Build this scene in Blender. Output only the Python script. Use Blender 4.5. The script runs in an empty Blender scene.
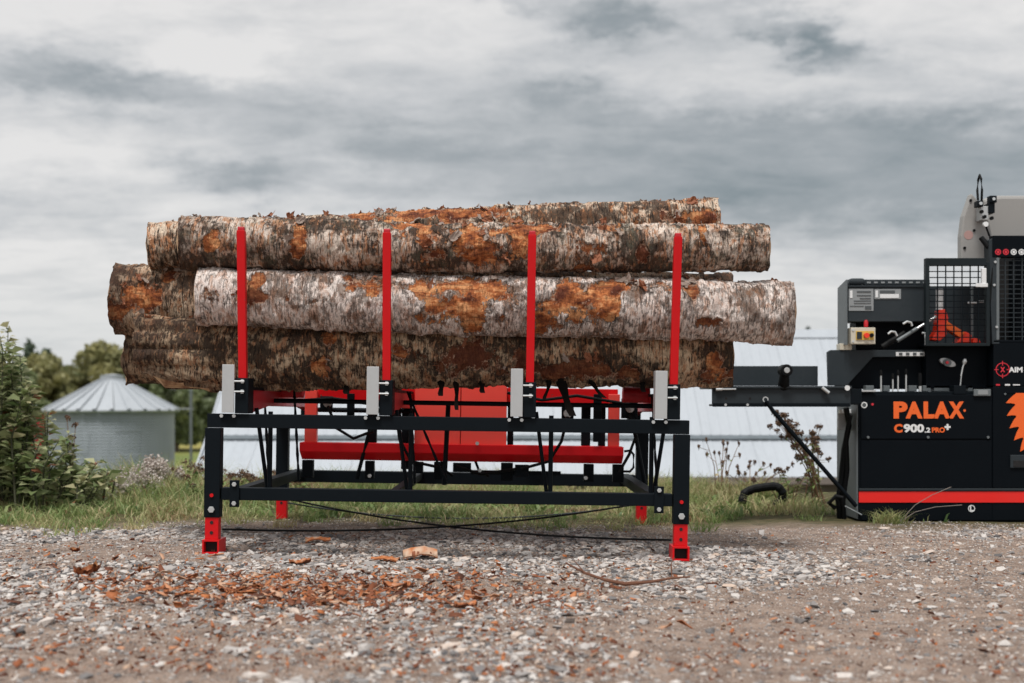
import bpy, bmesh, math, random
import numpy as np
from mathutils import Vector, Matrix

random.seed(7)
rng = np.random.default_rng(7)
scene = bpy.context.scene
col = scene.collection
R = math.radians

# ------------------------------------------------------------------ camera
F = 1126.0            # focal length in pixels at 1024 wide
H = 0.90              # camera height above the yard
HOR = 404.0           # picture row of the horizon
cam_d = bpy.data.cameras.new('camera')
cam = bpy.data.objects.new('camera', cam_d)
col.objects.link(cam)
cam.location = (0, 0, H)
cam.rotation_euler = (R(90), 0, 0)
cam_d.sensor_width = 36.0
cam_d.lens = F * 36.0 / 1024.0
cam_d.shift_y = (HOR - 341.5) / 1024.0
cam_d.clip_end = 5000
cam_d.dof.use_dof = True
cam_d.dof.focus_distance = 6.85
cam_d.dof.aperture_fstop = 1.6
scene.camera = cam

def P(px, py, Y):
    return Vector(((px - 512) / F * Y, Y, H - (py - HOR) / F * Y))

# ------------------------------------------------------------------ node helper
class NT:
    def __init__(self, tree):
        self.t = tree
    def n(self, typ, **kw):
        nd = self.t.nodes.new(typ)
        for k, v in kw.items():
            setattr(nd, k, v)
        return nd
    def put(self, sock, v):
        if isinstance(v, bpy.types.NodeSocket):
            self.t.links.new(v, sock)
        elif v is not None:
            if hasattr(sock.default_value, '__len__') and not hasattr(v, '__len__'):
                v = (v,) * len(sock.default_value)
            if hasattr(sock.default_value, '__len__') and len(sock.default_value) == 4 and len(v) == 3:
                v = (*v, 1)
            sock.default_value = v
    def m(self, op, a, b=None, c=None, clamp=False):
        nd = self.n('ShaderNodeMath', operation=op, use_clamp=clamp)
        for i, v in enumerate((a, b, c)):
            if v is not None:
                self.put(nd.inputs[i], v)
        return nd.outputs[0]
    def mix(self, f, a, b):
        nd = self.n('ShaderNodeMix', data_type='RGBA')
        self.put(nd.inputs[0], f); self.put(nd.inputs[6], a); self.put(nd.inputs[7], b)
        return nd.outputs[2]
    def ss(self, v, lo, hi, a=0.0, b=1.0):
        nd = self.n('ShaderNodeMapRange', interpolation_type='SMOOTHSTEP')
        self.put(nd.inputs[0], v)
        for i, x in enumerate((lo, hi, a, b)):
            self.put(nd.inputs[i + 1], x)
        return nd.outputs[0]
    def noise(self, vec, scale=1.0, detail=3.0, rough=0.55, dist=0.0):
        nd = self.n('ShaderNodeTexNoise')
        if vec is not None:
            self.put(nd.inputs['Vector'], vec)
        nd.inputs['Scale'].default_value = scale
        nd.inputs['Detail'].default_value = detail
        nd.inputs['Roughness'].default_value = rough
        nd.inputs['Distortion'].default_value = dist
        return nd.outputs[0]
    def vmul(self, vec, s, off=(0, 0, 0)):
        nd = self.n('ShaderNodeMapping')
        self.put(nd.inputs[0], vec)
        nd.inputs['Location'].default_value = off
        nd.inputs['Scale'].default_value = s
        return nd.outputs[0]
    def attr(self, name):
        return self.n('ShaderNodeAttribute', attribute_name=name).outputs['Fac']
    def ramp(self, f, stops):
        nd = self.n('ShaderNodeValToRGB')
        el = nd.color_ramp.elements
        while len(el) < len(stops):
            el.new(0.5)
        for e, (p, c) in zip(el, stops):
            e.position = p; e.color = (*c, 1)
        self.put(nd.inputs[0], f)
        return nd.outputs[0]

# ------------------------------------------------------------------ world: overcast sky
SUN_EL, SUN_AZ = R(67), R(200)      # azimuth clockwise from +Y : behind the camera, to the left
world = bpy.data.worlds.new('World')
scene.world = world
world.use_nodes = True
wt = world.node_tree
wt.nodes.clear()
w = NT(wt)
wout = w.n('ShaderNodeOutputWorld')
bg = w.n('ShaderNodeBackground')
wt.links.new(bg.outputs[0], wout.inputs[0])
sky = w.n('ShaderNodeTexSky', sky_type='NISHITA')
sky.sun_disc = False
sky.sun_elevation = SUN_EL
sky.sun_rotation = SUN_AZ
tc = w.n('ShaderNodeTexCoord')
D = tc.outputs['Generated']
sep = w.n('ShaderNodeSeparateXYZ'); wt.links.new(D, sep.inputs[0])
dx, dy, dz = sep.outputs
az = w.m('ARCTAN2', dx, dy)
el = w.m('ARCSINE', dz)
# cloud deck: noise on a flat layer seen in perspective
inv = w.m('DIVIDE', 1.0, w.m('ADD', w.m('MAXIMUM', dz, 0.0), 0.16))
cmb = w.n('ShaderNodeCombineXYZ')
w.put(cmb.inputs[0], w.m('MULTIPLY', dx, inv)); w.put(cmb.inputs[1], w.m('MULTIPLY', dy, inv))
deck = cmb.outputs[0]
n1 = w.noise(w.vmul(deck, (1.0, 1.5, 1.0), (3.1, 0.7, 0)), 1.1, 6, 0.55, 0.5)
n2 = w.noise(w.vmul(deck, (1.6, 3.4, 1.0), (1.0, 5.2, 0)), 1.7, 7, 0.6, 0.35)
cm2 = w.n('ShaderNodeCombineXYZ')
w.put(cm2.inputs[0], az); w.put(cm2.inputs[1], el)
wa = w.noise(w.vmul(cm2.outputs[0], (11, 26, 1)), 1.0, 9, 0.68)
wb = w.noise(w.vmul(cm2.outputs[0], (11, 26, 1), (5, 3, 0)), 1.0, 9, 0.68)
azw = w.m('ADD', az, w.m('MULTIPLY', w.m('SUBTRACT', wa, 0.5), 0.20))
elw = w.m('ADD', el, w.m('MULTIPLY', w.m('SUBTRACT', wb, 0.5), 0.085))
def blob(a0, e0, sa, se, tilt=0.0, power=1.0):
    da = w.m('SUBTRACT', azw, a0)
    de = w.m('ADD', w.m('SUBTRACT', elw, e0), w.m('MULTIPLY', da, -tilt))
    q = w.m('ADD', w.m('POWER', w.m('ABSOLUTE', w.m('DIVIDE', da, sa)), 2.0),
            w.m('POWER', w.m('ABSOLUTE', w.m('DIVIDE', de, se)), 2.0))
    return w.m('MULTIPLY', w.m('EXPONENT', w.m('MULTIPLY', q, -1.0)), power)
dens = w.m('ADD', w.m('MULTIPLY', w.ss(n1, 0.36, 0.74), 0.16), w.m('MULTIPLY', w.ss(n2, 0.42, 0.70), 0.15))
n3 = w.noise(w.vmul(cm2.outputs[0], (16, 46, 1), (2, 7, 0)), 1.0, 9, 0.66, 0.4)
dens = w.m('ADD', dens, w.m('MULTIPLY', w.m('SUBTRACT', n3, 0.5), 0.40))
for b in [(0.20, 0.205, 0.34, 0.060, -0.06, 0.50), (0.42, 0.175, 0.17, 0.05, 0, 0.26), (0.10, 0.175, 0.22, 0.028, -0.03, 0.20), (0.36, 0.225, 0.12, 0.018, -0.1, 0.22), (0.16, 0.245, 0.12, 0.016, -0.1, 0.20),
          (0.095, 0.328, 0.062, 0.018, -0.15, 0.62), (0.262, 0.302, 0.052, 0.015, -0.30, 0.70),
          (-0.36, 0.263, 0.115, 0.018, -0.05, 0.52), (-0.245, 0.196, 0.055, 0.016, -0.1, 0.40),
          (-0.42, 0.160, 0.075, 0.016, 0, 0.20), (0.035, 0.270, 0.045, 0.018, -0.2, 0.24),
          (-0.12, 0.222, 0.10, 0.022, -0.1, 0.26), (-0.02, 0.345, 0.05, 0.009, -0.25, 0.22),
          (-1.1, 0.24, 0.25, 0.05, 0, 0.4), (1.1, 0.26, 0.3, 0.05, 0, 0.4), (2.4, 0.25, 0.4, 0.06, 0, 0.4), (-2.3, 0.22, 0.4, 0.06, 0, 0.4),
          (-0.27, 0.285, 0.07, 0.020, 0.1, -0.22), (-0.40, 0.205, 0.10, 0.022, 0, -0.12)]:
    dens = w.m('ADD', dens, blob(*b))
dens = w.m('MINIMUM', w.m('MAXIMUM', dens, 0.0), 1.0)
cloud = w.ramp(dens, [(0.0, (0.70, 0.69, 0.68)), (0.30, (0.50, 0.51, 0.52)), (0.62, (0.32, 0.345, 0.36)), (1.0, (0.165, 0.205, 0.222))])
# pale band of thinner cloud along the horizon
cloud = w.mix(w.ss(el, 0.02, 0.12, 0.50, 0.0), cloud, (0.50, 0.53, 0.55, 1))
nis = w.n('ShaderNodeMix', data_type='RGBA', blend_type='MULTIPLY')
nis.inputs[0].default_value = 1.0
wt.links.new(sky.outputs[0], nis.inputs[6]); nis.inputs[7].default_value = (0.1, 0.1, 0.1, 1)
w.put(bg.inputs[0], w.mix(0.94, nis.outputs[2], cloud))
bg.inputs[1].default_value = 0.52

sun_d = bpy.data.lights.new('sun', 'SUN')
sun = bpy.data.objects.new('sun', sun_d)
col.objects.link(sun)
sun_d.energy = 1.5
sun_d.angle = R(16)
sun_d.color = (1.0, 0.965, 0.92)
sd = Vector((math.sin(SUN_AZ) * math.cos(SUN_EL), math.cos(SUN_AZ) * math.cos(SUN_EL), math.sin(SUN_EL)))
sun.rotation_euler = (-sd).to_track_quat('-Z', 'Y').to_euler()
sun.location = sd * 50

vs = scene.view_settings
vs.view_transform = 'Standard'
vs.look = 'None'
vs.gamma = 1.0
vs.use_curve_mapping = False
vs.exposure = 1.15

# ------------------------------------------------------------------ materials
def material(name):
    m = bpy.data.materials.new(name)
    m.use_nodes = True
    t = m.node_tree
    bs = t.nodes['Principled BSDF']
    return m, NT(t), bs

def paint(name, c, rough=0.38, dust=0.12, dustc=(0.22, 0.20, 0.18), metal=0.0, coat=0.0, spec=0.5, bump=0.02, chips=0.0):
    m, k, bs = material(name)
    tcn = k.n('ShaderNodeTexCoord').outputs['Object']
    a = k.noise(tcn, 3.0, 6, 0.65)
    b = k.noise(tcn, 45.0, 4, 0.6)
    geo = k.n('ShaderNodeNewGeometry')
    sp = k.n('ShaderNodeSeparateXYZ'); k.put(sp.inputs[0], geo.outputs['Normal'])
    up = k.m('MULTIPLY', k.m('MAXIMUM', sp.outputs[2], 0.0), 0.6)
    f = k.m('MULTIPLY', k.m('ADD', k.ss(k.m('ADD', k.m('MULTIPLY', a, 0.7), k.m('MULTIPLY', b, 0.3)), 0.42, 0.72), up), dust, clamp=True)
    colr = k.mix(f, (*c, 1), (*dustc, 1))
    if chips:
        cc = k.noise(tcn, 20.0, 5, 0.7)
        colr = k.mix(k.ss(cc, 0.70 - chips * 0.1, 0.73 - chips * 0.1), colr, (0.10, 0.07, 0.055, 1))
    k.put(bs.inputs['Base Color'], colr)
    k.put(bs.inputs['Roughness'], k.m('ADD', rough - 0.06, k.m('MULTIPLY', a, 0.16)))
    bs.inputs['Metallic'].default_value = metal
    bs.inputs['Specular IOR Level'].default_value = spec
    bs.inputs['Coat Weight'].default_value = coat
    bs.inputs['Coat Roughness'].default_value = 0.2
    if bump:
        bp = k.n('ShaderNodeBump'); bp.inputs['Strength'].default_value = bump; bp.inputs['Distance'].default_value = 0.01
        k.put(bp.inputs['Height'], k.noise(tcn, 90, 3)); k.put(bs.inputs['Normal'], bp.outputs[0])
    return m

M = {}
M['black'] = paint('black_paint', (0.004, 0.007, 0.010), 0.52, 0.03, (0.05, 0.055, 0.06), chips=0.0, spec=0.10)
M['black_panel'] = paint('black_panel_paint', (0.003, 0.005, 0.0075), 0.55, 0.02, (0.05, 0.06, 0.07), spec=0.07)
M['rubber'] = paint('black_rubber', (0.005, 0.006, 0.007), 0.55, 0.10, (0.05, 0.045, 0.04), spec=0.12)
M['red'] = paint('red_paint', (0.60, 0.003, 0.007), 0.42, 0.03, (0.30, 0.10, 0.08), chips=0.55, spec=0.3)
M['red_bright'] = paint('bright_red_paint', (0.88, 0.010, 0.018), 0.42, 0.03, (0.30, 0.10, 0.08), spec=0.2)
M['red_deep'] = paint('deep_red_paint', (0.50, 0.008, 0.018), 0.40, 0.06, (0.25, 0.1, 0.1))
M['red_lit'] = paint('lit_red_paint', (0.98, 0.085, 0.065), 0.42, 0.06, (0.5, 0.25, 0.2))  # red lightened to paint frontal light onto the shaded carriage panels and posts
M['orange'] = paint('orange_decal', (0.85, 0.13, 0.015), 0.45, 0.03, bump=0)
M['redstripe'] = paint('red_decal', (0.80, 0.012, 0.008), 0.42, 0.04, bump=0)
M['white'] = paint('white_decal', (0.75, 0.77, 0.78), 0.5, 0.05, bump=0)
M['redprint'] = paint('red_print', (0.62, 0.02, 0.04), 0.5, 0.05, bump=0)
M['steel'] = paint('zinc_steel', (0.50, 0.52, 0.53), 0.42, 0.25, (0.3, 0.3, 0.3), metal=0.35)
M['bolt'] = paint('zinc_bolt', (0.62, 0.65, 0.66), 0.30, 0.1, metal=0.6, bump=0)
M['grey'] = paint('grey_paint', (0.026, 0.034, 0.040), 0.5, 0.10, (0.11, 0.12, 0.13), spec=0.2)
M['grey_light'] = paint('light_grey_paint', (0.12, 0.14, 0.15), 0.45, 0.15, (0.3, 0.3, 0.3))
M['cover'] = paint('beige_grey_paint', (0.30, 0.295, 0.285), 0.45, 0.12, (0.3, 0.28, 0.26))
M['cage'] = paint('dark_cage_paint', (0.012, 0.018, 0.021), 0.5, 0.06, (0.08, 0.09, 0.1), spec=0.15)
M['faded'] = paint('faded_red_print', (0.42, 0.26, 0.24), 0.5, 0.0, bump=0)
M['label'] = paint('label_grey', (0.26, 0.28, 0.29), 0.5, 0.05, bump=0)
M['label_dark'] = paint('label_print', (0.07, 0.08, 0.085), 0.5, 0.0, bump=0)
M['yellow'] = paint('yellow_box', (0.65, 0.42, 0.07), 0.45, 0.08)
M['cream'] = paint('cream_box', (0.60, 0.56, 0.46), 0.45, 0.10)
M['dark_hole'] = paint('dark_inside', (0.006, 0.006, 0.007), 0.8, 0.1)
M['orangered'] = paint('orange_red_paint', (0.85, 0.04, 0.012), 0.40, 0.05)

def leafmat(name, stops, rough=0.5, trans=0.35):
    m, k, bs = material(name)
    c = k.ramp(k.attr('rnd'), stops)
    k.put(bs.inputs['Base Color'], c)
    bs.inputs['Roughness'].default_value = rough
    bs.inputs['Specular IOR Level'].default_value = 0.35
    tr = k.n('ShaderNodeBsdfTranslucent'); k.put(tr.inputs[0], c)
    mx = k.n('ShaderNodeMixShader'); mx.inputs[0].default_value = trans
    out = k.t.nodes['Material Output']
    k.t.links.new(bs.outputs[0], mx.inputs[1]); k.t.links.new(tr.outputs[0], mx.inputs[2]); k.t.links.new(mx.outputs[0], out.inputs[0])
    return m
M['grass'] = leafmat('grass_blades', [(0.0, (0.085, 0.15, 0.05)), (0.35, (0.20, 0.28, 0.09)), (0.62, (0.36, 0.38, 0.17)), (0.82, (0.54, 0.45, 0.26)), (1.0, (0.22, 0.11, 0.055))])
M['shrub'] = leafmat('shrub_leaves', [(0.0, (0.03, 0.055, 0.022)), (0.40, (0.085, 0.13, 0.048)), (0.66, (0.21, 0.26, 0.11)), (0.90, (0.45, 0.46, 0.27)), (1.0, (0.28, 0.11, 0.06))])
M['tree'] = leafmat('hazy_tree_leaves', [(0.0, (0.13, 0.165, 0.095)), (0.5, (0.20, 0.24, 0.125)), (1.0, (0.30, 0.33, 0.17))])  # leaf greens lightened to paint in distance haze
M['tree_yellow'] = leafmat('hazy_tree_leaves_autumn', [(0.0, (0.18, 0.19, 0.09)), (0.5, (0.29, 0.28, 0.13)), (1.0, (0.41, 0.38, 0.18))])  # yellows raised as well, haze mixed into the colour
M['tree_dark'] = leafmat('hazy_tree_needles', [(0.0, (0.065, 0.10, 0.075)), (0.5, (0.10, 0.14, 0.10)), (1.0, (0.15, 0.19, 0.13))])  # dark needles paled by the same painted haze
M['seed'] = leafmat('dry_seed_heads', [(0.0, (0.08, 0.045, 0.032)), (0.6, (0.18, 0.105, 0.07)), (1.0, (0.34, 0.22, 0.14))])
M['fluff'] = leafmat('seed_fluff', [(0.0, (0.45, 0.37, 0.32)), (0.7, (0.66, 0.60, 0.56)), (1.0, (0.80, 0.76, 0.72))])
M['dryleaf'] = leafmat('dry_leaves', [(0.0, (0.16, 0.045, 0.02)), (0.5, (0.36, 0.11, 0.035)), (1.0, (0.50, 0.24, 0.10))])
M['bark_chip'] = leafmat('bark_chips', [(0.0, (0.08, 0.030, 0.018)), (0.4, (0.24, 0.075, 0.030)), (0.72, (0.44, 0.15, 0.050)), (1.0, (0.52, 0.38, 0.28))], 0.7, 0.0)

def trunkmat():
    m, k, bs = material('tree_bark')
    tcn = k.n('ShaderNodeTexCoord').outputs['Object']
    k.put(bs.inputs['Base Color'], k.mix(k.noise(k.vmul(tcn, (6, 6, 1)), 2, 5), (0.05, 0.04, 0.03, 1), (0.16, 0.13, 0.10, 1)))
    bs.inputs['Roughness'].default_value = 0.9
    return m
M['trunk'] = trunkmat()

def stonemat():
    m, k, bs = material('crushed_stone')
    c = k.ramp(k.attr('rnd'), [(0.0, (0.07, 0.07, 0.075)), (0.20, (0.21, 0.20, 0.197)), (0.55, (0.41, 0.383, 0.367)), (0.84, (0.60, 0.565, 0.535)), (1.0, (0.54, 0.42, 0.34))])
    tcn = k.n('ShaderNodeTexCoord').outputs['Object']
    g = k.noise(tcn, 130, 4, 0.7)
    k.put(bs.inputs['Base Color'], k.mix(k.ss(g, 0.45, 0.75, 0, 0.45), c, (0.17, 0.13, 0.105, 1)))
    bs.inputs['Roughness'].default_value = 0.85
    bp = k.n('ShaderNodeBump'); bp.inputs['Strength'].default_value = 0.5; bp.inputs['Distance'].default_value = 0.006
    k.put(bp.inputs['Height'], k.noise(tcn, 220, 3)); k.put(bs.inputs['Normal'], bp.outputs[0])
    return m
M['stone'] = stonemat()

def groundmat():
    m, k, bs = material('yard_and_field_ground')
    pos = k.n('ShaderNodeNewGeometry').outputs['Position']
    sp = k.n('ShaderNodeSeparateXYZ'); k.put(sp.inputs[0], pos)
    big = k.noise(pos, 0.9, 5, 0.6)
    mid = k.noise(pos, 9, 6, 0.65)
    fine = k.noise(pos, 110, 4, 0.7)
    soil = k.mix(k.ss(mid, 0.3, 0.7), (0.13, 0.086, 0.064, 1), (0.33, 0.243, 0.19, 1))
    soil = k.mix(k.ss(fine, 0.47, 0.66, 0, 0.8), soil, (0.45, 0.40, 0.365, 1))
    soil = k.mix(k.ss(fine, 0.44, 0.30, 0, 0.7), soil, (0.06, 0.045, 0.037, 1))
    turf = k.mix(k.ss(mid, 0.35, 0.65), (0.055, 0.06, 0.022, 1), (0.12, 0.095, 0.05, 1))
    field = k.mix(k.ss(k.noise(pos, 0.02, 5), 0.4, 0.62), (0.13, 0.17, 0.05, 1), (0.36, 0.30, 0.09, 1))
    edge = k.m('ADD', sp.outputs[1], k.m('MULTIPLY', k.m('SUBTRACT', big, 0.5), 1.2))
    c = k.mix(k.ss(edge, 7.9, 8.8), soil, turf)
    c = k.mix(k.ss(sp.outputs[1], 22, 45), c, field)
    k.put(bs.inputs['Base Color'], c)
    bs.inputs['Roughness'].default_value = 0.95
    bs.inputs['Specular IOR Level'].default_value = 0.2
    bp = k.n('ShaderNodeBump'); bp.inputs['Strength'].default_value = 0.8; bp.inputs['Distance'].default_value = 0.012
    k.put(bp.inputs['Height'], k.m('ADD', fine, k.m('MULTIPLY', mid, 1.5))); k.put(bs.inputs['Normal'], bp.outputs[0])
    return m
M['ground'] = groundmat()

def sheetmat(name, c, dirt, rough=0.4, metal=0.3):
    m, k, bs = material(name)
    pos = k.n('ShaderNodeNewGeometry').outputs['Position']
    a = k.noise(k.vmul(pos, (1.5, 0.5, 0.3)), 1.2, 6, 0.65)
    b = k.noise(k.vmul(pos, (9, 9, 0.6)), 1.0, 4, 0.6)
    oi = k.n('ShaderNodeObjectInfo').outputs['Random']
    cc = k.mix(k.m('MULTIPLY', k.ss(k.m('ADD', k.m('MULTIPLY', a, 0.6), k.m('MULTIPLY', b, 0.4)), 0.42, 0.72), 0.6), (*c, 1), (*dirt, 1))
    cc = k.mix(k.m('MULTIPLY', oi, 0.16), cc, (*dirt, 1))
    k.put(bs.inputs['Base Color'], cc)
    bs.inputs['Metallic'].default_value = metal
    k.put(bs.inputs['Roughness'], k.m('ADD', rough, k.m('MULTIPLY', a, 0.2)))
    return m
M['roof'] = sheetmat('white_roof_sheet', (0.40, 0.435, 0.475), (0.33, 0.36, 0.395), 0.55, 0.0)
M['silo'] = sheetmat('galvanised_silo_sheet', (0.27, 0.305, 0.345), (0.21, 0.24, 0.27), 0.5, 0.2)
M['silo_roof'] = sheetmat('galvanised_silo_roof', (0.40, 0.43, 0.46), (0.30, 0.33, 0.36), 0.5, 0.2)
M['flash'] = sheetmat('blue_grey_flashing', (0.30, 0.35, 0.39), (0.22, 0.25, 0.27), 0.5, 0.2)
M['stem'] = paint('green_brown_stem', (0.045, 0.05, 0.025), 0.8, 0.2, (0.1, 0.07, 0.04))
M['twig'] = paint('red_brown_twig', (0.16, 0.065, 0.035), 0.8, 0.3, (0.05, 0.03, 0.02))
M['drystem'] = paint('dry_brown_stem', (0.22, 0.13, 0.075), 0.85, 0.3, (0.1, 0.06, 0.04))
M['redwall'] = paint('red_barn_boards', (0.42, 0.03, 0.03), 0.7, 0.1)
M['boards'] = paint('weathered_boards', (0.20, 0.17, 0.15), 0.8, 0.2)

# ------------------------------------------------------------------ numpy noise
def _hash(ix, iy, iz):
    h = (ix.astype(np.int64) * 374761393 + iy.astype(np.int64) * 668265263 + iz.astype(np.int64) * 1274126177) & 0xffffffff
    h = ((h ^ (h >> 13)) * 1274126177) & 0xffffffff
    h = h ^ (h >> 16)
    return (h & 0xffff) / 65535.0
def vnoise(p):
    p = np.asarray(p, float)
    i = np.floor(p).astype(np.int64); f = p - i; f = f * f * (3 - 2 * f)
    x, y, z = i.T; u, v, t = f.T
    def c(a, b, d): return _hash(x + a, y + b, z + d)
    x00 = c(0,0,0) * (1-u) + c(1,0,0) * u; x10 = c(0,1,0) * (1-u) + c(1,1,0) * u
    x01 = c(0,0,1) * (1-u) + c(1,0,1) * u; x11 = c(0,1,1) * (1-u) + c(1,1,1) * u
    return (x00 * (1-v) + x10 * v) * (1-t) + (x01 * (1-v) + x11 * v) * t
def fbm(p, o=4):
    p = np.asarray(p, float); s = 0; a = 0.5; tot = 0
    for k in range(o):
        s = s + a * vnoise(p * 2**k + 17.3 * k); tot += a; a *= 0.5
    return s / tot
def sstep(x, a, b):
    t = np.clip((np.asarray(x, float) - a) / (b - a), 0, 1)
    return t * t * (3 - 2 * t)

# ------------------------------------------------------------------ mesh helpers
def link(name, me, mat, parent=None, smooth=False):
    o = bpy.data.objects.new(name, me)
    col.objects.link(o)
    if mat is not None and not me.materials:
        me.materials.append(mat)
    if parent is not None:
        o.parent = parent
    if smooth:
        me.polygons.foreach_set('use_smooth', [True] * len(me.polygons))
    return o

def tag(o, label=None, cat=None, group=None, kind=None):
    if label: o['label'] = label
    if cat: o['category'] = cat
    if group: o['group'] = group
    if kind: o['kind'] = kind
    return o

def empty(name, loc):
    o = bpy.data.objects.new(name, None)
    o.empty_display_size = 0.2
    o.location = loc
    col.objects.link(o)
    return o

class MB:
    def __init__(self, org=(0, 0, 0)):
        self.v = []; self.f = []; self.org = Vector(org)
    def add(self, vs_, fs):
        b = len(self.v)
        self.v += [Vector(x) - self.org for x in vs_]
        self.f += [[i + b for i in f] for f in fs]
        return self
    def box(self, x0, x1, y0, y1, z0, z1):
        vs_ = [(x, y, z) for z in (z0, z1) for y in (y0, y1) for x in (x0, x1)]
        return self.add(vs_, [(0, 2, 3, 1), (4, 5, 7, 6), (0, 1, 5, 4), (2, 6, 7, 3), (0, 4, 6, 2), (1, 3, 7, 5)])
    def pbox(self, px0, px1, py0, py1, Y0, Y1):
        a = P(px0, py1, Y0); b = P(px1, py0, Y0)
        return self.box(a.x, b.x, Y0, Y1, a.z, b.z)
    def prism(self, pts, y0, y1):           # pts: (x, z) outline
        n = len(pts)
        area = sum(pts[i][0] * pts[(i + 1) % n][1] - pts[(i + 1) % n][0] * pts[i][1] for i in range(n))
        if area < 0: pts = pts[::-1]
        vs_ = [(x, y0, z) for x, z in pts] + [(x, y1, z) for x, z in pts]
        fs = [list(range(n)), list(range(2 * n - 1, n - 1, -1))]
        fs += [(i, i + n, (i + 1) % n + n, (i + 1) % n) for i in range(n)]
        return self.add(vs_, fs)
    def pprism(self, pts, Y0, Y1):
        return self.prism([(P(a, b, Y0).x, P(a, b, Y0).z) for a, b in pts], Y0, Y1)
    def prismx(self, pts, x0, x1):          # pts: (y, z) outline, extruded along x
        n = len(pts)
        area = sum(pts[i][0] * pts[(i + 1) % n][1] - pts[(i + 1) % n][0] * pts[i][1] for i in range(n))
        if area > 0: pts = pts[::-1]
        vs_ = [(x0, y, z) for y, z in pts] + [(x1, y, z) for y, z in pts]
        fs = [list(range(n)), list(range(2 * n - 1, n - 1, -1))]
        fs += [(i, i + n, (i + 1) % n + n, (i + 1) % n) for i in range(n)]
        return self.add(vs_, fs)
    def tube(self, pts, r, n=8, cap=True):
        pts = [Vector(p) for p in pts]
        rs = r if hasattr(r, '__len__') else [r] * len(pts)
        vs_ = []; fs = []
        up = Vector((0, 0, 1))
        for i, p in enumerate(pts):
            d = (pts[min(i + 1, len(pts) - 1)] - pts[max(i - 1, 0)]).normalized()
            a = d.cross(up)
            if a.length < 0.05: a = d.cross(Vector((0, 1, 0)))
            a.normalize(); b = d.cross(a).normalized()
            for k in range(n):
                t = 2 * math.pi * k / n
                vs_.append(p + a * math.cos(t) * rs[i] + b * math.sin(t) * rs[i])
        for i in range(len(pts) - 1):
            for k in range(n):
                fs.append((i * n + k, i * n + (k + 1) % n, (i + 1) * n + (k + 1) % n, (i + 1) * n + k))
        if cap:
            fs.append(list(range(n))[::-1]); fs.append([(len(pts) - 1) * n + k for k in range(n)])
        return self.add(vs_, fs)
    def cyl(self, p0, p1, r, n=16):
        return self.tube([p0, p1], r, n)
    def build(self, name, mat, parent=None, bevel=0.0, smooth=False, label=None, loc=None):
        me = bpy.data.meshes.new(name)
        me.from_pydata([tuple(v) for v in self.v], [], [list(f) for f in self.f])
        bm = bmesh.new(); bm.from_mesh(me)
        bmesh.ops.recalc_face_normals(bm, faces=bm.faces)
        bm.to_mesh(me); bm.free()
        me.update()
        o = link(name, me, mat, parent)
        if smooth:
            me.polygons.foreach_set('use_smooth', [True] * len(me.polygons))
            md = o.modifiers.new('edges', 'EDGE_SPLIT'); md.split_angle = R(40)
        if bevel:
            md = o.modifiers.new('bevel', 'BEVEL'); md.width = bevel; md.segments = 2; md.limit_method = 'ANGLE'; md.angle_limit = R(35)
        if label: o['label'] = label
        if loc is not None: o.location = loc
        return o

def inst(o, parent, loc=None, name=None):
    c = o.copy(); col.objects.link(c); c.parent = parent
    if name: c.name = name
    if loc is not None: c.location = loc
    return c

def copy_tree(o, parent=None):
    c = o.copy(); col.objects.link(c); c.parent = parent
    for ch in o.children: copy_tree(ch, c)
    return c

def np_mesh(name, verts, faces, mat, rnd=None, parent=None, smooth=False, attrs=None):
    me = bpy.data.meshes.new(name)
    verts = np.asarray(verts, float)
    if isinstance(faces, np.ndarray):
        k = faces.shape[1]; nf = len(faces)
        me.vertices.add(len(verts)); me.vertices.foreach_set('co', verts.ravel())
        me.loops.add(nf * k); me.loops.foreach_set('vertex_index', faces.ravel().astype(np.int32))
        me.polygons.add(nf); me.polygons.foreach_set('loop_start', np.arange(0, nf * k, k, dtype=np.int32))
        me.update(calc_edges=True)
    else:
        me.from_pydata(verts.tolist(), [], faces)
    if rnd is not None:
        a = me.attributes.new('rnd', 'FLOAT', 'POINT'); a.data.foreach_set('value', np.asarray(rnd, np.float32))
    for kk, vv in (attrs or {}).items():
        a = me.attributes.new(kk, 'FLOAT', 'POINT'); a.data.foreach_set('value', np.asarray(vv, np.float32))
    o = link(name, me, mat, parent, smooth)
    return o

def text_mesh(name, body, x0, x1, z0, z1, y, mat, parent, org, bold=0.0, thick=0.002):
    cu = bpy.data.curves.new('text', 'FONT')
    cu.body = body; cu.size = 1.0; cu.offset = bold; cu.extrude = 0.01; cu.resolution_u = 4
    to = bpy.data.objects.new('text', cu); col.objects.link(to)
    dg = bpy.context.evaluated_depsgraph_get()
    me = bpy.data.meshes.new_from_object(to.evaluated_get(dg))
    bpy.data.objects.remove(to); bpy.data.curves.remove(cu)
    co = np.array([v.co for v in me.vertices])
    a = co.min(0); b = co.max(0)
    q = (co - a) / (b - a + 1e-9)
    out = np.c_[x0 + q[:, 0] * (x1 - x0), y - q[:, 2] * thick, z0 + q[:, 1] * (z1 - z0)] - np.array(org)
    me.vertices.foreach_set('co', out.ravel()); me.name = name
    me.materials.clear()
    return link(name, me, mat, parent)

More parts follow.
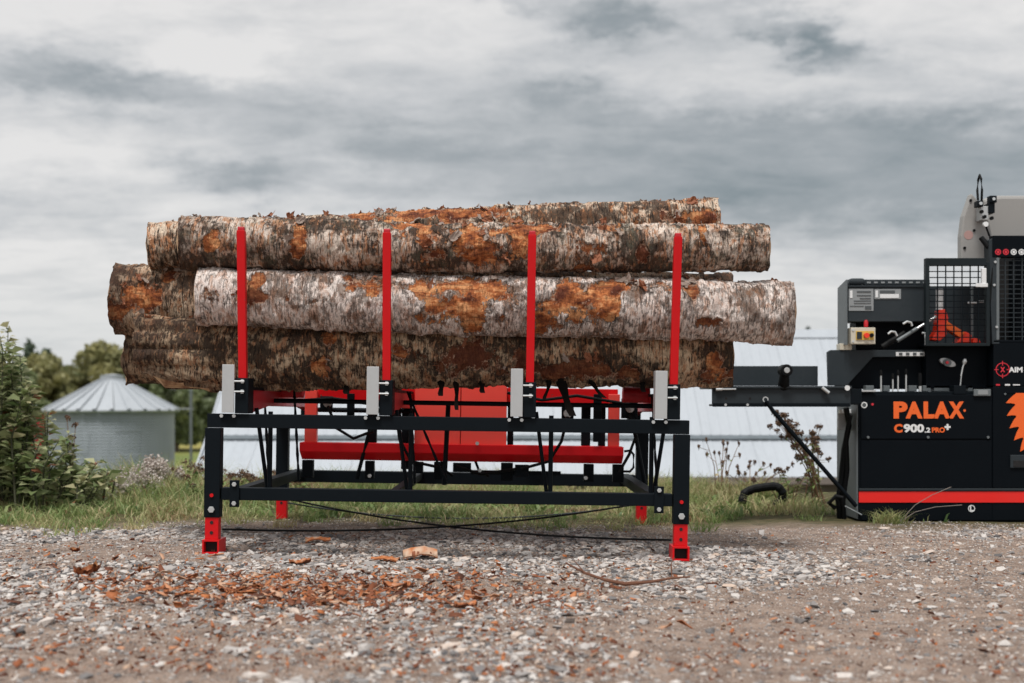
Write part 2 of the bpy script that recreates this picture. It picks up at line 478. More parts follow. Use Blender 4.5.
# ================================================================== TERRAIN
RX, RY = -0.388, 6.60                 # log rack centre line and front face
TILT = 0.0145                         # the yard falls slightly to the right under the rack
def terrain(x, y, micro=True):
    x = np.asarray(x, float); y = np.asarray(y, float)
    z = -4.0 * sstep(y, 11.2, 24.0)
    dxr = np.clip(x - RX, -2.8, 2.8)
    win = 1 - sstep(np.abs(x - RX), 1.75, 2.8)
    z = z - TILT * dxr * win * (1 - sstep(y, 9.0, 10.5)) * sstep(y, 3.0, 5.0)
    if micro:
        p = np.stack([x, y, np.zeros_like(x)], -1).reshape(-1, 3)
        m = (fbm(p * 1.1, 3) - 0.5) * 0.035 + (fbm(p * 6.0 + 9, 3) - 0.5) * 0.022
        z = z + m.reshape(x.shape) * (1 - 0.5 * sstep(y, 40, 60)) - 0.004
    far = sstep(y, 60, 600)
    z = z + far * 3.0 * (fbm(np.stack([x * 0.006, y * 0.006, np.zeros_like(x)], -1).reshape(-1, 3), 2).reshape(x.shape) - 0.6)
    return z

def graded(lo, a, b, hi, step, n):
    g = np.geomspace(1.0, 1.0 + (a - lo), n + 1)[1:][::-1]
    left = a - (g - 1.0)
    mid = np.arange(a, b, step)
    g2 = np.geomspace(1.0, 1.0 + (hi - b), n + 1)
    return np.r_[left, mid, b + (g2 - 1.0)]
xs = graded(-1500, -6.5, 7.0, 1500, 0.06, 26)
ys = graded(-60, 2.6, 12.5, 2500, 0.06, 34)
gx, gy = np.meshgrid(xs, ys)
gz = terrain(gx, gy)
nx_, ny_ = len(xs), len(ys)
idx = np.arange(nx_ * ny_).reshape(ny_, nx_)
fq = np.stack([idx[:-1, :-1], idx[:-1, 1:], idx[1:, 1:], idx[1:, :-1]], -1).reshape(-1, 4)
ground = np_mesh('ground', np.stack([gx, gy, gz], -1).reshape(-1, 3), fq, M['ground'], smooth=True)
tag(ground, 'brown gravel yard running out to grass bank and lower fields', kind='structure')

# ================================================================== BARN, SILO, FAR THINGS
def barn():
    Ye, Yb, Yr = 22.0, 23.05, 25.6
    ze, zb, zr = P(0, 477, Ye).z, P(0, 438, Yb).z, P(0, 332, Yr).z
    x0, x1 = P(194, 0, Ye).x, 12.0
    root = empty('barn', ((x0 + x1) / 2, Yr, -4.0))
    org = root.location
    tag(root, 'long low barn with pale ribbed metal roof behind the log rack', 'barn')
    def sheet(y0, z0, y1, z1, wdt, name):
        # one ribbed roofing sheet: ribs every 0.2 m
        L = math.hypot(y1 - y0, z1 - z0); ny = (z0 - z1) / L; nz = (y1 - y0) / L
        prof = []
        k = 5; st = wdt / k
        for i in range(k):
            b = i * st
            prof += [(b, 0), (b + st * 0.60, 0), (b + st * 0.70, 0.007), (b + st * 0.86, 0.007), (b + st * 0.96, 0)]
        prof.append((wdt - 0.004, 0))
        vs_ = []
        for (yy, zz) in ((y0, z0), (y1, z1)):
            for (u, h) in prof: vs_.append((u, yy + ny * h, zz + nz * h))
        for (yy, zz) in ((y0, z0), (y1, z1)):
            for (u, h) in prof: vs_.append((u, yy + ny * (h - 0.008), zz + nz * (h - 0.008)))
        n = len(prof)
        fs = [(i, i + 1, i + 1 + n, i + n) for i in range(n - 1)]
        fs += [(i + 2 * n, i + 3 * n, i + 1 + 3 * n, i + 1 + 2 * n) for i in range(n - 1)]
        fs += [(i, i + 2 * n, i + 1 + 2 * n, i + 1) for i in range(n - 1)]
        return MB().add(vs_, fs)
    Wd = (x1 - x0) / 18
    yb2, zb2 = 2 * Yr - Yb, zb; ye2 = 2 * Yr - Ye
    for (a, b, c, d, lift) in ((Ye, ze, Yb + 0.12, zb + 0.02, 0.0), (Yb, zb + 0.06, Yr, zr, 0.0), (yb2, zb + 0.06, Yr, zr, 0.0), (ye2, ze, yb2 - 0.12, zb + 0.02, 0.0)):
        if a > c:   # rear slope
            proto = sheet(2 * Yr - a, b, 2 * Yr - c, d, Wd, 'roof_sheet')
            for v in proto.v: v.y = 2 * Yr - v.y
        else:
            proto = sheet(a, b, c, d, Wd, 'roof_sheet')
        base = None
        for i in range(18):
            if base is None:
                base = proto.build('roof_sheet', M['roof'], root)
                base.location = Vector((x0, 0, 0)) - org
            else:
                inst(base, root, Vector((x0 + i * Wd, 0, 0)) - org)
    MB(org).box(x0 - 0.03, x1 + 0.03, Yb - 0.03, Yb + 0.02, zb - 0.02, zb + 0.055).build('roof_flashing', M['flash'], root)
    mb = MB(org); mb.prismx([(Yr - 0.2, zr - 0.14), (Yr, zr + 0.06), (Yr + 0.2, zr - 0.14), (Yr, zr + 0.03)], x0 - 0.03, x1 + 0.03)
    mb.build('ridge_cap', M['roof'], root)
    wl = [(Ye + 0.35, -4.2), (Ye + 0.35, ze + 0.16), (Yb + 0.1, zb - 0.06), (Yr, zr - 0.12), (yb2 - 0.1, zb - 0.06), (ye2 - 0.35, ze + 0.16), (ye2 - 0.35, -4.2)]
    MB(org).prismx(wl, x0 + 0.25, x1 - 0.25).build('wall', M['boards'], root)
    for xx in (x0 - 0.02, x1 + 0.02):
        MB(org).prismx([(Ye, ze - 0.05), (Ye, ze + 0.03), (Yb, zb + 0.05), (Yr, zr + 0.04), (Yr, zr - 0.08), (Yb, zb - 0.07)], xx - 0.03, xx + 0.01).build('rake_trim', M['roof'], root)
    MB(org).box(x0, x1, Ye - 0.06, Ye + 0.0, ze - 0.14, ze - 0.012).build('gutter', M['boards'], root)
barn()

def silo():
    Y = 48.0; c = P(112, 0, Y); cx = c.x
    ze = P(0, 409.5, Y).z; za = P(0, 374, Y).z
    zb = -4.6
    root = empty('grain_silo', (cx, Y, zb))
    tag(root, 'round galvanised grain silo with cone roof beyond the grass bank', 'silo')
    Rw = 2.56
    ncourse, nsh = 6, 8
    ch = (ze - zb) / ncourse
    def sheetm(k):
        pts = []; na = 9; nh = 28
        for j in range(nh + 1):
            z = j * ch / nh
            r = Rw + 0.018 * math.sin(j / nh * 2 * math.pi * 7) + 0.012 * (k % 2)
            for i in range(na):
                a = (i / (na - 1)) * (2 * math.pi / nsh) * 0.998
                pts.append((r * math.cos(a), r * math.sin(a), z))
        fs = [(j * na + i, j * na + i + 1, (j + 1) * na + i + 1, (j + 1) * na + i) for j in range(nh) for i in range(na - 1)]
        return MB().add(pts, fs)
    protos = [sheetm(k).build('wall_sheet', M['silo'], root, smooth=False) for k in (0, 1)]
    for c_ in range(ncourse):
        for s in range(nsh):
            a = s * 2 * math.pi / nsh + (c_ % 2) * math.pi / nsh
            if c_ < 2 and s == 0: o = protos[c_]
            else: o = inst(protos[(c_ + s) % 2], root)
            o.location = (0, 0, c_ * ch); o.rotation_euler = (0, 0, a)
    nr = 26; Rr = 2.78
    da = 2 * math.pi / nr
    rc = 0.42
    zc = za - (za - ze) * 0.13
    def pnl():
        # flat sector with a raised standing seam on one edge
        A = 0.012
        def q(r, a, h): return (r * math.cos(a), r * math.sin(a), (ze - 0.02 - zb) + (zc - ze) * (Rr - r) / (Rr - rc) + h)
        vs_ = [q(Rr, A, 0), q(Rr, da - 0.05, 0), q(rc, da - 0.05, 0), q(rc, A, 0),
               q(Rr, da - 0.05, 0.06), q(rc, da - 0.05, 0.05), q(Rr, da, 0.06), q(rc, da, 0.05), q(Rr, da, -0.01), q(rc, da, -0.01),
               q(Rr, A, -0.05), q(Rr, da, -0.05)]
        return MB().add(vs_, [(0, 1, 2, 3), (1, 4, 5, 2), (4, 6, 7, 5), (6, 8, 9, 7), (0, 10, 11, 1)])
    p = pnl().build('roof_panel', M['silo_roof'], root)
    for i in range(1, nr):
        o = inst(p, root); o.rotation_euler = (0, 0, i * da)
    MB().tube([(0, 0, zc - zb - 0.05), (0, 0, zc - zb + 0.10), (0, 0, zc - zb + 0.14), (0, 0, za - zb)], [0.48, 0.48, 0.50, 0.06], 20).build('roof_cap', M['silo_roof'], root)
    mb = MB()
    for i in range(48):
        a, b = 2 * math.pi * i / 48, 2 * math.pi * (i + 1) / 48
        mb.tube([(2.70 * math.cos(a), 2.70 * math.sin(a), ze - zb - 0.05), (2.70 * math.cos(b), 2.70 * math.sin(b), ze - zb - 0.05)], 0.05, 5, False)
    mb.build('eave_ring', M['flash'], root)
silo()

def post():
    Y = 46.0; b = P(191, 0, Y)
    root = empty('utility_post', (b.x, Y, -4.3))
    tag(root, 'thin grey post with short cross arm beside the silo', 'post')
    top = P(191, 384, Y).z + 4.3
    MB().tube([(0, 0, 0), (0, 0, top)], 0.06, 8).build('pole', M['grey_light'], root)
    MB().tube([(-0.65, 0, P(0, 409, Y).z + 4.3), (0.1, 0, P(0, 409, Y).z + 4.3)], 0.04, 6).build('cross_arm', M['grey_light'], root)
post()

def red_shed():
    Y = 75.0; a = P(-22, 0, Y).x; b = P(19, 0, Y).x
    root = empty('red_shed', ((a + b) / 2, Y, -4.6))
    org = root.location
    tag(root, 'small red shed with pale roof seen behind the left shrub', 'shed')
    z1 = P(0, 416, Y).z; z2 = P(0, 404, Y).z
    MB(org).box(a, b, Y, Y + 4, -4.6, z1).build('wall', M['redwall'], root)
    MB(org).prismx([(Y - 0.3, z1 - 0.05), (Y + 2, z2), (Y + 4.3, z1 - 0.05), (Y + 2, z2 - 0.12)], a - 0.3, b + 0.3).build('roof', M['roof'], root)
    mb = MB(org).box((a + b) / 2 - 0.4, (a + b) / 2 + 0.4, Y - 0.04, Y - 0.003, z1 - 2.2, z1 - 0.3); mb.build('door', M['boards'], root)
red_shed()

# ---- trees beyond the silo
def leaf_cloud(centers, radii, n, size, seed):
    g = np.random.default_rng(seed)
    k = g.integers(0, len(centers), n)
    d = g.normal(size=(n, 3)); d /= np.linalg.norm(d, axis=1)[:, None]
    rad = g.random(n) ** 0.45
    c = np.array(centers)[k] + d * rad[:, None] * np.array(radii)[k]
    a = g.normal(size=(n, 3)); a /= np.linalg.norm(a, axis=1)[:, None]
    b = np.cross(a, g.normal(size=(n, 3))); b /= np.linalg.norm(b, axis=1)[:, None]
    s = size * (0.5 + g.random(n))[:, None]
    v = np.stack([c - a * s, c - b * s * 0.55, c + a * s, c + b * s * 0.55], 1).reshape(-1, 3)
    f = np.arange(n * 4).reshape(-1, 4)
    clump = g.random(len(centers))[k]
    rnd = np.clip(0.55 * clump + 0.45 * g.random(n), 0, 1)
    return v, f, np.repeat(rnd, 4)

def broad_tree(px, py_top, Y, wid, seed, mat, label):
    g = np.random.default_rng(seed)
    zg = -4.6; top = P(0, py_top, Y).z - zg
    root = empty('broadleaf_tree', (P(px, 0, Y).x, Y, zg))
    tag(root, label, 'tree', 'trees beyond the silo')
    mb = MB(); mb.tube([(0, 0, 0), (0.1, 0, top * 0.35), (0, 0.1, top * 0.75)], [0.32, 0.22, 0.07], 8)
    for k in range(6):
        a = g.random() * 6.28; h = top * (0.3 + 0.4 * g.random())
        mb.tube([(0, 0, h), (math.cos(a) * wid * 0.5, math.sin(a) * wid * 0.5, h + top * 0.18)], [0.1, 0.03], 5)
    mb.build('trunk', M['trunk'], root)
    cs = []; rs = []
    wid *= 1.25
    for k in range(40):
        t = g.random(); h = top * (0.22 + 0.68 * t)
        wmax = wid * (0.35 + 0.65 * math.sin(math.pi * min(1, 0.18 + t * 0.80))) 
        a = g.random() * 6.28; q = wmax * math.sqrt(g.random()) * 0.85
        cs.append((math.cos(a) * q, math.sin(a) * q, h)); rr = wid * (0.22 + 0.2 * g.random()); rs.append((rr, rr, rr * 0.8))
    cs.append((0, 0, top * 0.90)); rs.append((wid * 0.3, wid * 0.3, top * 0.10))
    v, f, r_ = leaf_cloud(cs, rs, 7000, 0.36, seed)
    tag(np_mesh('crown', v, f, mat, r_, root), kind='stuff')

def conifer(px, py_top, Y, wid, seed, label):
    g = np.random.default_rng(seed)
    zg = -4.6; top = P(0, py_top, Y).z - zg
    root = empty('conifer_tree', (P(px, 0, Y).x, Y, zg))
    tag(root, label, 'tree', 'trees beyond the silo')
    MB().tube([(0, 0, 0), (0, 0, top * 0.97)], [0.25, 0.03], 8).build('trunk', M['trunk'], root)
    n = 5200; wid *= 1.5
    t = g.random(n) ** 0.8; h = top * (0.12 + 0.88 * t)
    layer = 0.75 + 0.25 * np.sin(h * 5.0)
    rr = wid * (1 - t) * layer * np.sqrt(g.random(n)) + 0.08
    a = g.random(n) * 6.28
    c = np.stack([np.cos(a) * rr, np.sin(a) * rr, h - rr * 0.25], 1)
    out = np.stack([np.cos(a), np.sin(a), -0.3 + 0 * a], 1)
    sd_ = np.stack([-np.sin(a), np.cos(a), 0.4 * g.normal(size=n)], 1)
    s = 0.32 * (0.5 + g.random(n))[:, None]
    v = np.stack([c - out * s, c - sd_ * s * .35, c + out * s, c + sd_ * s * .35], 1).reshape(-1, 3)
    tag(np_mesh('crown', v, np.arange(n * 4).reshape(-1, 4), M['tree_dark'], np.repeat(g.random(n), 4), root), kind='stuff')

T = [  # px, top row, depth, half width, kind, label
    (46, 352, 118, 2.6, 'tree_yellow', 'yellow green broadleaf tree left of the silo roof, beyond it'),
    (14, 366, 112, 2.8, 'tree', 'green broadleaf tree behind the red shed'),
    (-26, 372, 116, 3.2, 'tree', 'green tree at the far left edge behind the shrub'),
    (70, 366, 124, 2.6, 'tree', 'mid green tree just left of the silo peak'),
    (100, 340, 122, 3.3, 'tree_yellow', 'tall yellowish tree rising over the silo peak'),
    (124, 352, 130, 2.6, 'tree', 'olive green tree right of the silo peak, under the log ends'),
    (150, 362, 119, 2.7, 'tree', 'green tree over the right slope of the silo roof'),
    (176, 368, 115, 2.4, 'tree', 'mid green tree right behind the silo eave'),
    (204, 372, 121, 2.6, 'tree', 'green tree between the silo and the barn roof'),
    (232, 368, 127, 2.8, 'tree', 'green tree directly behind the left roof edge of the barn'),
]
for i, (px, pt, Y, wd, km, lb) in enumerate(T):
    broad_tree(px, pt, Y, wd, 100 + i, M[km], lb)
broad_tree(29, 340, 140, 1.7, 201, M['tree_dark'], 'dark round topped tree poking above the others at far left')
broad_tree(47, 348, 138, 1.6, 202, M['tree_dark'], 'shorter dark tree just right of the tallest far left one')
conifer(808, 327, 170, 3.4, 203, 'small distant tree top showing above the barn ridge')
conifer(82, 368, 135, 2.2, 204, 'low dark spruce tucked close behind the silo roof')

# ================================================================== LOG RACK
rack = empty('log_rack', (RX, RY, 0))
rack.rotation_euler = (0, TILT, 0)
tag(rack, 'black steel log rack with red stakes and feet on the gravel', 'log rack')
LX = 1.377
YB = 2.0                                  # rear legs
B = 0.0035
def leg(x, y, front):
    o = MB((x, y, 0)).box(x - .046, x + .046, y, y + .075, 0.214, 0.74 if front else 0.80).build('leg', M['black'], rack, B)
    o.location = (x, y, 0)
    org = (x, y, 0)
    # red adjustable foot: upright with holes, open square tube below
    f = MB(org).box(x - .040, x + .040, y + .006, y + .068, 0.085 if front else 0.0, 0.30).build('foot', M['red'], o, B)
    mb = MB(org)
    t = 0.011; a, b_, c, d = x - .050, x + .050, 0.0, 0.085
    y0, y1 = y - .012, y + .15
    mb.box(a, b_, y0, y1, c, c + t); mb.box(a, b_, y0, y1, d - t, d)
    mb.box(a, a + t, y0, y1, c + t, d - t); mb.box(b_ - t, b_, y0, y1, c + t, d - t)
    if front:
        mb.build('foot_tube', M['red'], o, 0.0015)
        MB(org).box(a + t, b_ - t, y + .03, y + .05, c + t, d - t).build('tube_shade_plug', M['dark_hole'], o)  # near-black block paints the shade inside the tube; right foot is plugged
    for zz in (0.125, 0.185):
        MB(org).cyl((x, y + .0052, zz), (x, y + .0035, zz), 0.010, 14).build('adjusting_hole', M['dark_hole'], o)
    if front:
        MB(org).cyl((x, y - .001, 0.262), (x, y - .014, 0.262), 0.020, 6).build('bolt', M['bolt'], o, 0.002)
        MB(org).cyl((x, y - .001, 0.345), (x, y - .006, 0.345), 0.011, 14).build('pin_cap', M['red'], o)
    return o
for sx in (-1, 1):
    leg(sx * LX, 0, True); leg(sx * LX, YB, False)
MB().box(-1.412, 1.418, .004, .10, 0.7425, 0.824).build('top_beam', M['black'], rack, B)
MB().box(-1.40, 1.40, YB + .004, YB + .10, 0.72, 0.80).build('rear_top_beam', M['black'], rack, B)
MB().box(-LX + .052, LX - .052, .012, .085, 0.317, 0.390).build('lower_beam', M['black'], rack, B)
MB().box(-LX + .052, LX - .052, YB + .01, YB + .09, 0.285, 0.375).build('rear_lower_beam', M['black'], rack, B)
for sx in (-1, 1):
    MB().box(sx * 1.24 - .035, sx * 1.24 + .035, .087, YB + .008, 0.32, 0.385).build('side_rail', M['black'], rack, B)
    MB().box(sx * 1.37 - .035, sx * 1.37 + .035, .102, YB - .002, 0.745, 0.80).build('upper_side_rail', M['black'], rack, B)
    pl = MB((sx * 1.245, 0, 0)).box(sx * 1.245 - .028, sx * 1.245 + .028, -.002, .010, 0.278, 0.435).build('joint_plate', M['black'], rack, 0.002)
    pl.location = (sx * 1.245, 0, 0)
    for zz in (0.300, 0.412):
        MB().cyl((0, -.003, zz), (0, -.013, zz), 0.014, 6).build('bolt', M['bolt'], pl, 0.0015)
MB().box(-.35, -.30, .087, YB + .008, 0.325, 0.38).build('cross_rail', M['black'], rack, B)

SX = [-1.193, -.349, .492, 1.336]
LEAN = 0.10
for i, x in enumerate(SX):
    # stake leans towards the viewer
    x -= .014
    z0, z1 = 0.99, 1.886
    st = MB()
    w2 = .0235
    st.add([(-w2, 0.0, z0), (w2, 0.0, z0), (w2, .042, z0), (-w2, .042, z0),
            (-w2, -LEAN, z1), (w2, -LEAN, z1), (w2, .042 - LEAN, z1), (-w2, .042 - LEAN, z1)],
           [(0, 1, 5, 4), (1, 2, 6, 5), (2, 3, 7, 6), (3, 0, 4, 7), (4, 5, 6, 7), (3, 2, 1, 0)])
    so = st.build('stake', M['red'], rack, 0.003); so.location = (x, 0, 0)
    MB().box(-.019, .019, .005 - LEAN, .037 - LEAN, z1, z1 + .022).build('stake_plug', M['red_deep'], so, 0.004)
    br = MB().box(-.040, .038, -.012, .125, 0.827, 1.035).build('stake_bracket', M['black'], rack, B); br.location = (x, 0, 0)
    for zz in (0.955, 1.015):
        MB().cyl((-.040, -.03, zz), (.018, -.03, zz), 0.0055, 8).build('bolt', M['bolt'], br)
        MB().cyl((.004, -.012, zz), (.004, -.024, zz), 0.013, 6).build('bolt_head', M['bolt'], br)
    for xx in (-.045, -.118):
        MB().cyl((xx, -.002, 0.812), (xx, -.012, 0.812), 0.011, 6).build('nut', M['bolt'], br)
    pm = MB().box(-.112, -.041, -.030, -.018, 0.832, 1.112)
    pm.box(-.112, -.100, -.018, .06, 0.832, 1.112)
    p_ = pm.build('guide_plate', M['steel'], rack, 0.002); p_.location = (x, 0, 0)
    # bunk arm runs back under the logs
    am = MB().prismx([(.127, 0.83), (.127, 0.975), (YB - .05, 0.985), (YB + .08, 0.93), (YB + .08, 0.83), (YB - .2, 0.86), (.6, 0.87)], -.03, .03)
    ao = am.build('bunk_arm', M['red_deep'], rack, B); ao.location = (x, 0, 0)
    MB().box(-.036, .036, .127, YB - .06, 0.966, 0.984).build('wear_strip', M['black'], ao)
    MB().box(-.05, .05, YB + .10, YB + .20, 0.70, 1.5).build('rear_upright', M['black'], rack, B).location = (x, 0, 0)
# feed chains / pull rods
def rod(p0, p1, r=.011, name='pull_rod', mat='black'):
    return MB().tube([p0, p1], r, 8).build(name, M[mat], rack)
for x, s in ((SX[0], 1), (SX[1], 1), (SX[2], 1), (SX[3], -1)):
    rod((x + .12 * s, .16, .84), (x + .12 * s, .16, .35), .014)
    rod((x + .03 * s, .18, .86), (x + .10 * s, .20, .36), .012)
rod((SX[0] + .62, 1.3, .90), (SX[0] + .48, 1.35, .36), .014)
rod((SX[1] + .30, .9, .90), (SX[1] + .28, .9, .36), .016)
rod((SX[3] - .13, 1.3, .88), (SX[3] - .02, 1.3, .36), .015)
MB().tube([(-1.3, .75, .905), (1.35, .75, .905)], .016, 10).build('drive_shaft', M['black'], rack, smooth=True)
MB().tube([(-1.0, 1.4, .845), (-.1, 1.4, .845)], .018, 10).build('drive_shaft', M['black'], rack, smooth=True)
# wire bracing between the feet
def sag(p0, p1, s, n=14):
    p0, p1 = Vector(p0), Vector(p1)
    return [p0.lerp(p1, t / n) - Vector((0, 0, s * 4 * (t / n) * (1 - t / n))) for t in range(n + 1)]
MB().tube(sag((-LX + .05, .06, .14), (LX - .05, YB + .05, .15), .075), .007, 6).build('brace_wire', M['rubber'], rack)
MB().tube(sag((LX - .05, .06, .115), (-LX + .05, YB + .05, .15), .07), .007, 6).build('brace_wire', M['rubber'], rack)
MB().tube(sag((-LX + .06, YB - .05, .13), (LX - .06, YB - .02, .15), .11), .006, 6).build('brace_wire', M['grey'], rack)

# red feed carriage in the middle of the rack
CY = 7.95 - RY
def cb(mb, px0, px1, py0, py1, y0=0.0, d=0.06):
    a = P(px0, py1, CY + RY + y0); b = P(px1, py0, CY + RY + y0)
    mb.box(a.x - RX, b.x - RX, CY + y0, CY + y0 + d, a.z, b.z); return mb
car = cb(MB(), 304, 616, 387, 402, 0.07, .05).build('feed_carriage', M['red'], rack, B)
for (a, b) in ((303, 315), (607, 618)):
    cb(MB(), a, b, 392, 444.5, 0, .06).build('carriage_post', M['red_lit'], car, B)
cb(MB(), 413, 505, 383, 446, 0.062, .02).build('panel_backing', M['red_deep'], car)
cb(MB(), 413, 458.6, 384, 446, 0.01, .05).build('carriage_panel', M['red_lit'], car, B)
cb(MB(), 459.4, 505, 384, 446, 0.01, .05).build('carriage_panel', M['red_lit'], car, B)
z1, z2, z3 = P(0, 444.5, CY + RY).z, P(0, 453.5, CY + RY).z, P(0, 462, CY + RY).z
xa, xb = P(299, 0, CY + RY).x - RX, P(622, 0, CY + RY).x - RX
MB().prismx([(CY - .03, z1), (CY - .03, z2), (CY + .07, z3), (CY + .12, z3), (CY + .12, z1)], xa, xb).build('carriage_beam', M['red_bright'], car, B)
for (a, b) in ((301, 312), (364, 373), (433, 444), (500, 512), (583, 593), (612, 623)):
    cb(MB(), a, b, 462.3, 480, .05, .06).build('carriage_leg', M['black'], car, B)
for (a, b, c, d) in ((366, 375, 402.5, 444), (400, 411, 384, 470), (506, 512, 380, 444), (580, 589, 402.5, 444), (597, 604, 395, 444)):
    cb(MB(), a, b, c, d, .14, .05).build('carriage_strut', M['black'], car, B)
cb(MB(), 470, 560, 470, 474, .16, .03).build('hydraulic_pipe', M['black'], car)
for (a, b) in ((440, 452), (474, 488)):
    c0 = P(a, 460, CY + RY + .1); c1 = P((a + b) / 2 - 3, 470, CY + RY + .1); c2 = P(b, 476, CY + RY + .1)
    MB().tube([c0 - Vector((RX, RY, 0)), c1 - Vector((RX, RY, 0)), c2 - Vector((RX, RY, 0))], .010, 7).build('hydraulic_hose', M['rubber'], car, smooth=True)
lp = [P(x, y, CY + RY) - Vector((RX, RY, 0)) for x, y in ((623, 449), (629, 448), (632.5, 452), (632.5, 465), (629, 469), (623, 469))]
MB().tube(lp, .009, 7).build('hydraulic_hose', M['rubber'], car, smooth=True)
for (px, py) in ((479, 470), (476, 443), (369, 477), (585, 476)):
    p = P(px, py, CY + RY - .03) - Vector((RX, RY, 0))
    MB().cyl(p, p + Vector((0, -.02, 0)), .014, 6).build('bolt', M['bolt'], car)
# more of the dark feed mechanism: valve blocks, sprockets, hoses and slack chains
def cp(px, py, d=0.0): return P(px, py, CY + RY + d) - Vector((RX, RY, 0))
for (a, b, c, d) in ((318, 330, 398, 412), (388, 399, 390, 418), (412, 422, 462.5, 474), (452, 470, 463, 472), (514, 528, 464, 476), (560, 572, 404, 420), (592, 600, 392, 440), (620, 636, 396, 416), (345, 352, 395, 425)):
    cb(MB(), a, b, c, d, -.05, .05).build('valve_block', M['black'], car, B)
for (px, py) in ((326, 405), (394, 402), (566, 412), (628, 406)):
    p = cp(px, py, -.055)
    MB().cyl(p, p + Vector((0, -.02, 0)), .030, 14).build('sprocket', M['steel'], car, .003)
for pp in ([(250, 398), (285, 404), (330, 400), (395, 409), (412, 404)], [(326, 408), (335, 430), (352, 440), (372, 432)], [(394, 410), (398, 440), (410, 462), (440, 468)], [(566, 415), (560, 440), (548, 460), (520, 468)],
           [(628, 412), (634, 435), (628, 452), (618, 470)], [(505, 392), (540, 399), (575, 394), (628, 402)], [(455, 466), (480, 474), (516, 468)]):
    MB().tube([cp(a, b, -.09) for a, b in pp], .011, 7).build('hydraulic_hose', M['rubber'], car, smooth=True)
for (a, b) in ((262, 452), (292, 446), (650, 450), (405, 446), (408, 470)):
    pts_ = sag(cp(a, 392, -.6), cp(b if abs(b - a) < 60 else a + 6, 484, -.6), .0, 10)
    MB().tube(pts_, [.007 + .004 * (i % 2) for i in range(11)], 6).build('slack_chain', M['black'], car)
# chain drums at the ends of the carriage
for (px, py) in ((288, 392), (634, 392)):
    p = P(px, py, 7.6) - Vector((RX, RY, 0))
    MB().tube([p + Vector((-.09, 0, 0)), p + Vector((.09, 0, 0))], .055, 18).build('chain_drum', M['red_deep'], car, smooth=True)

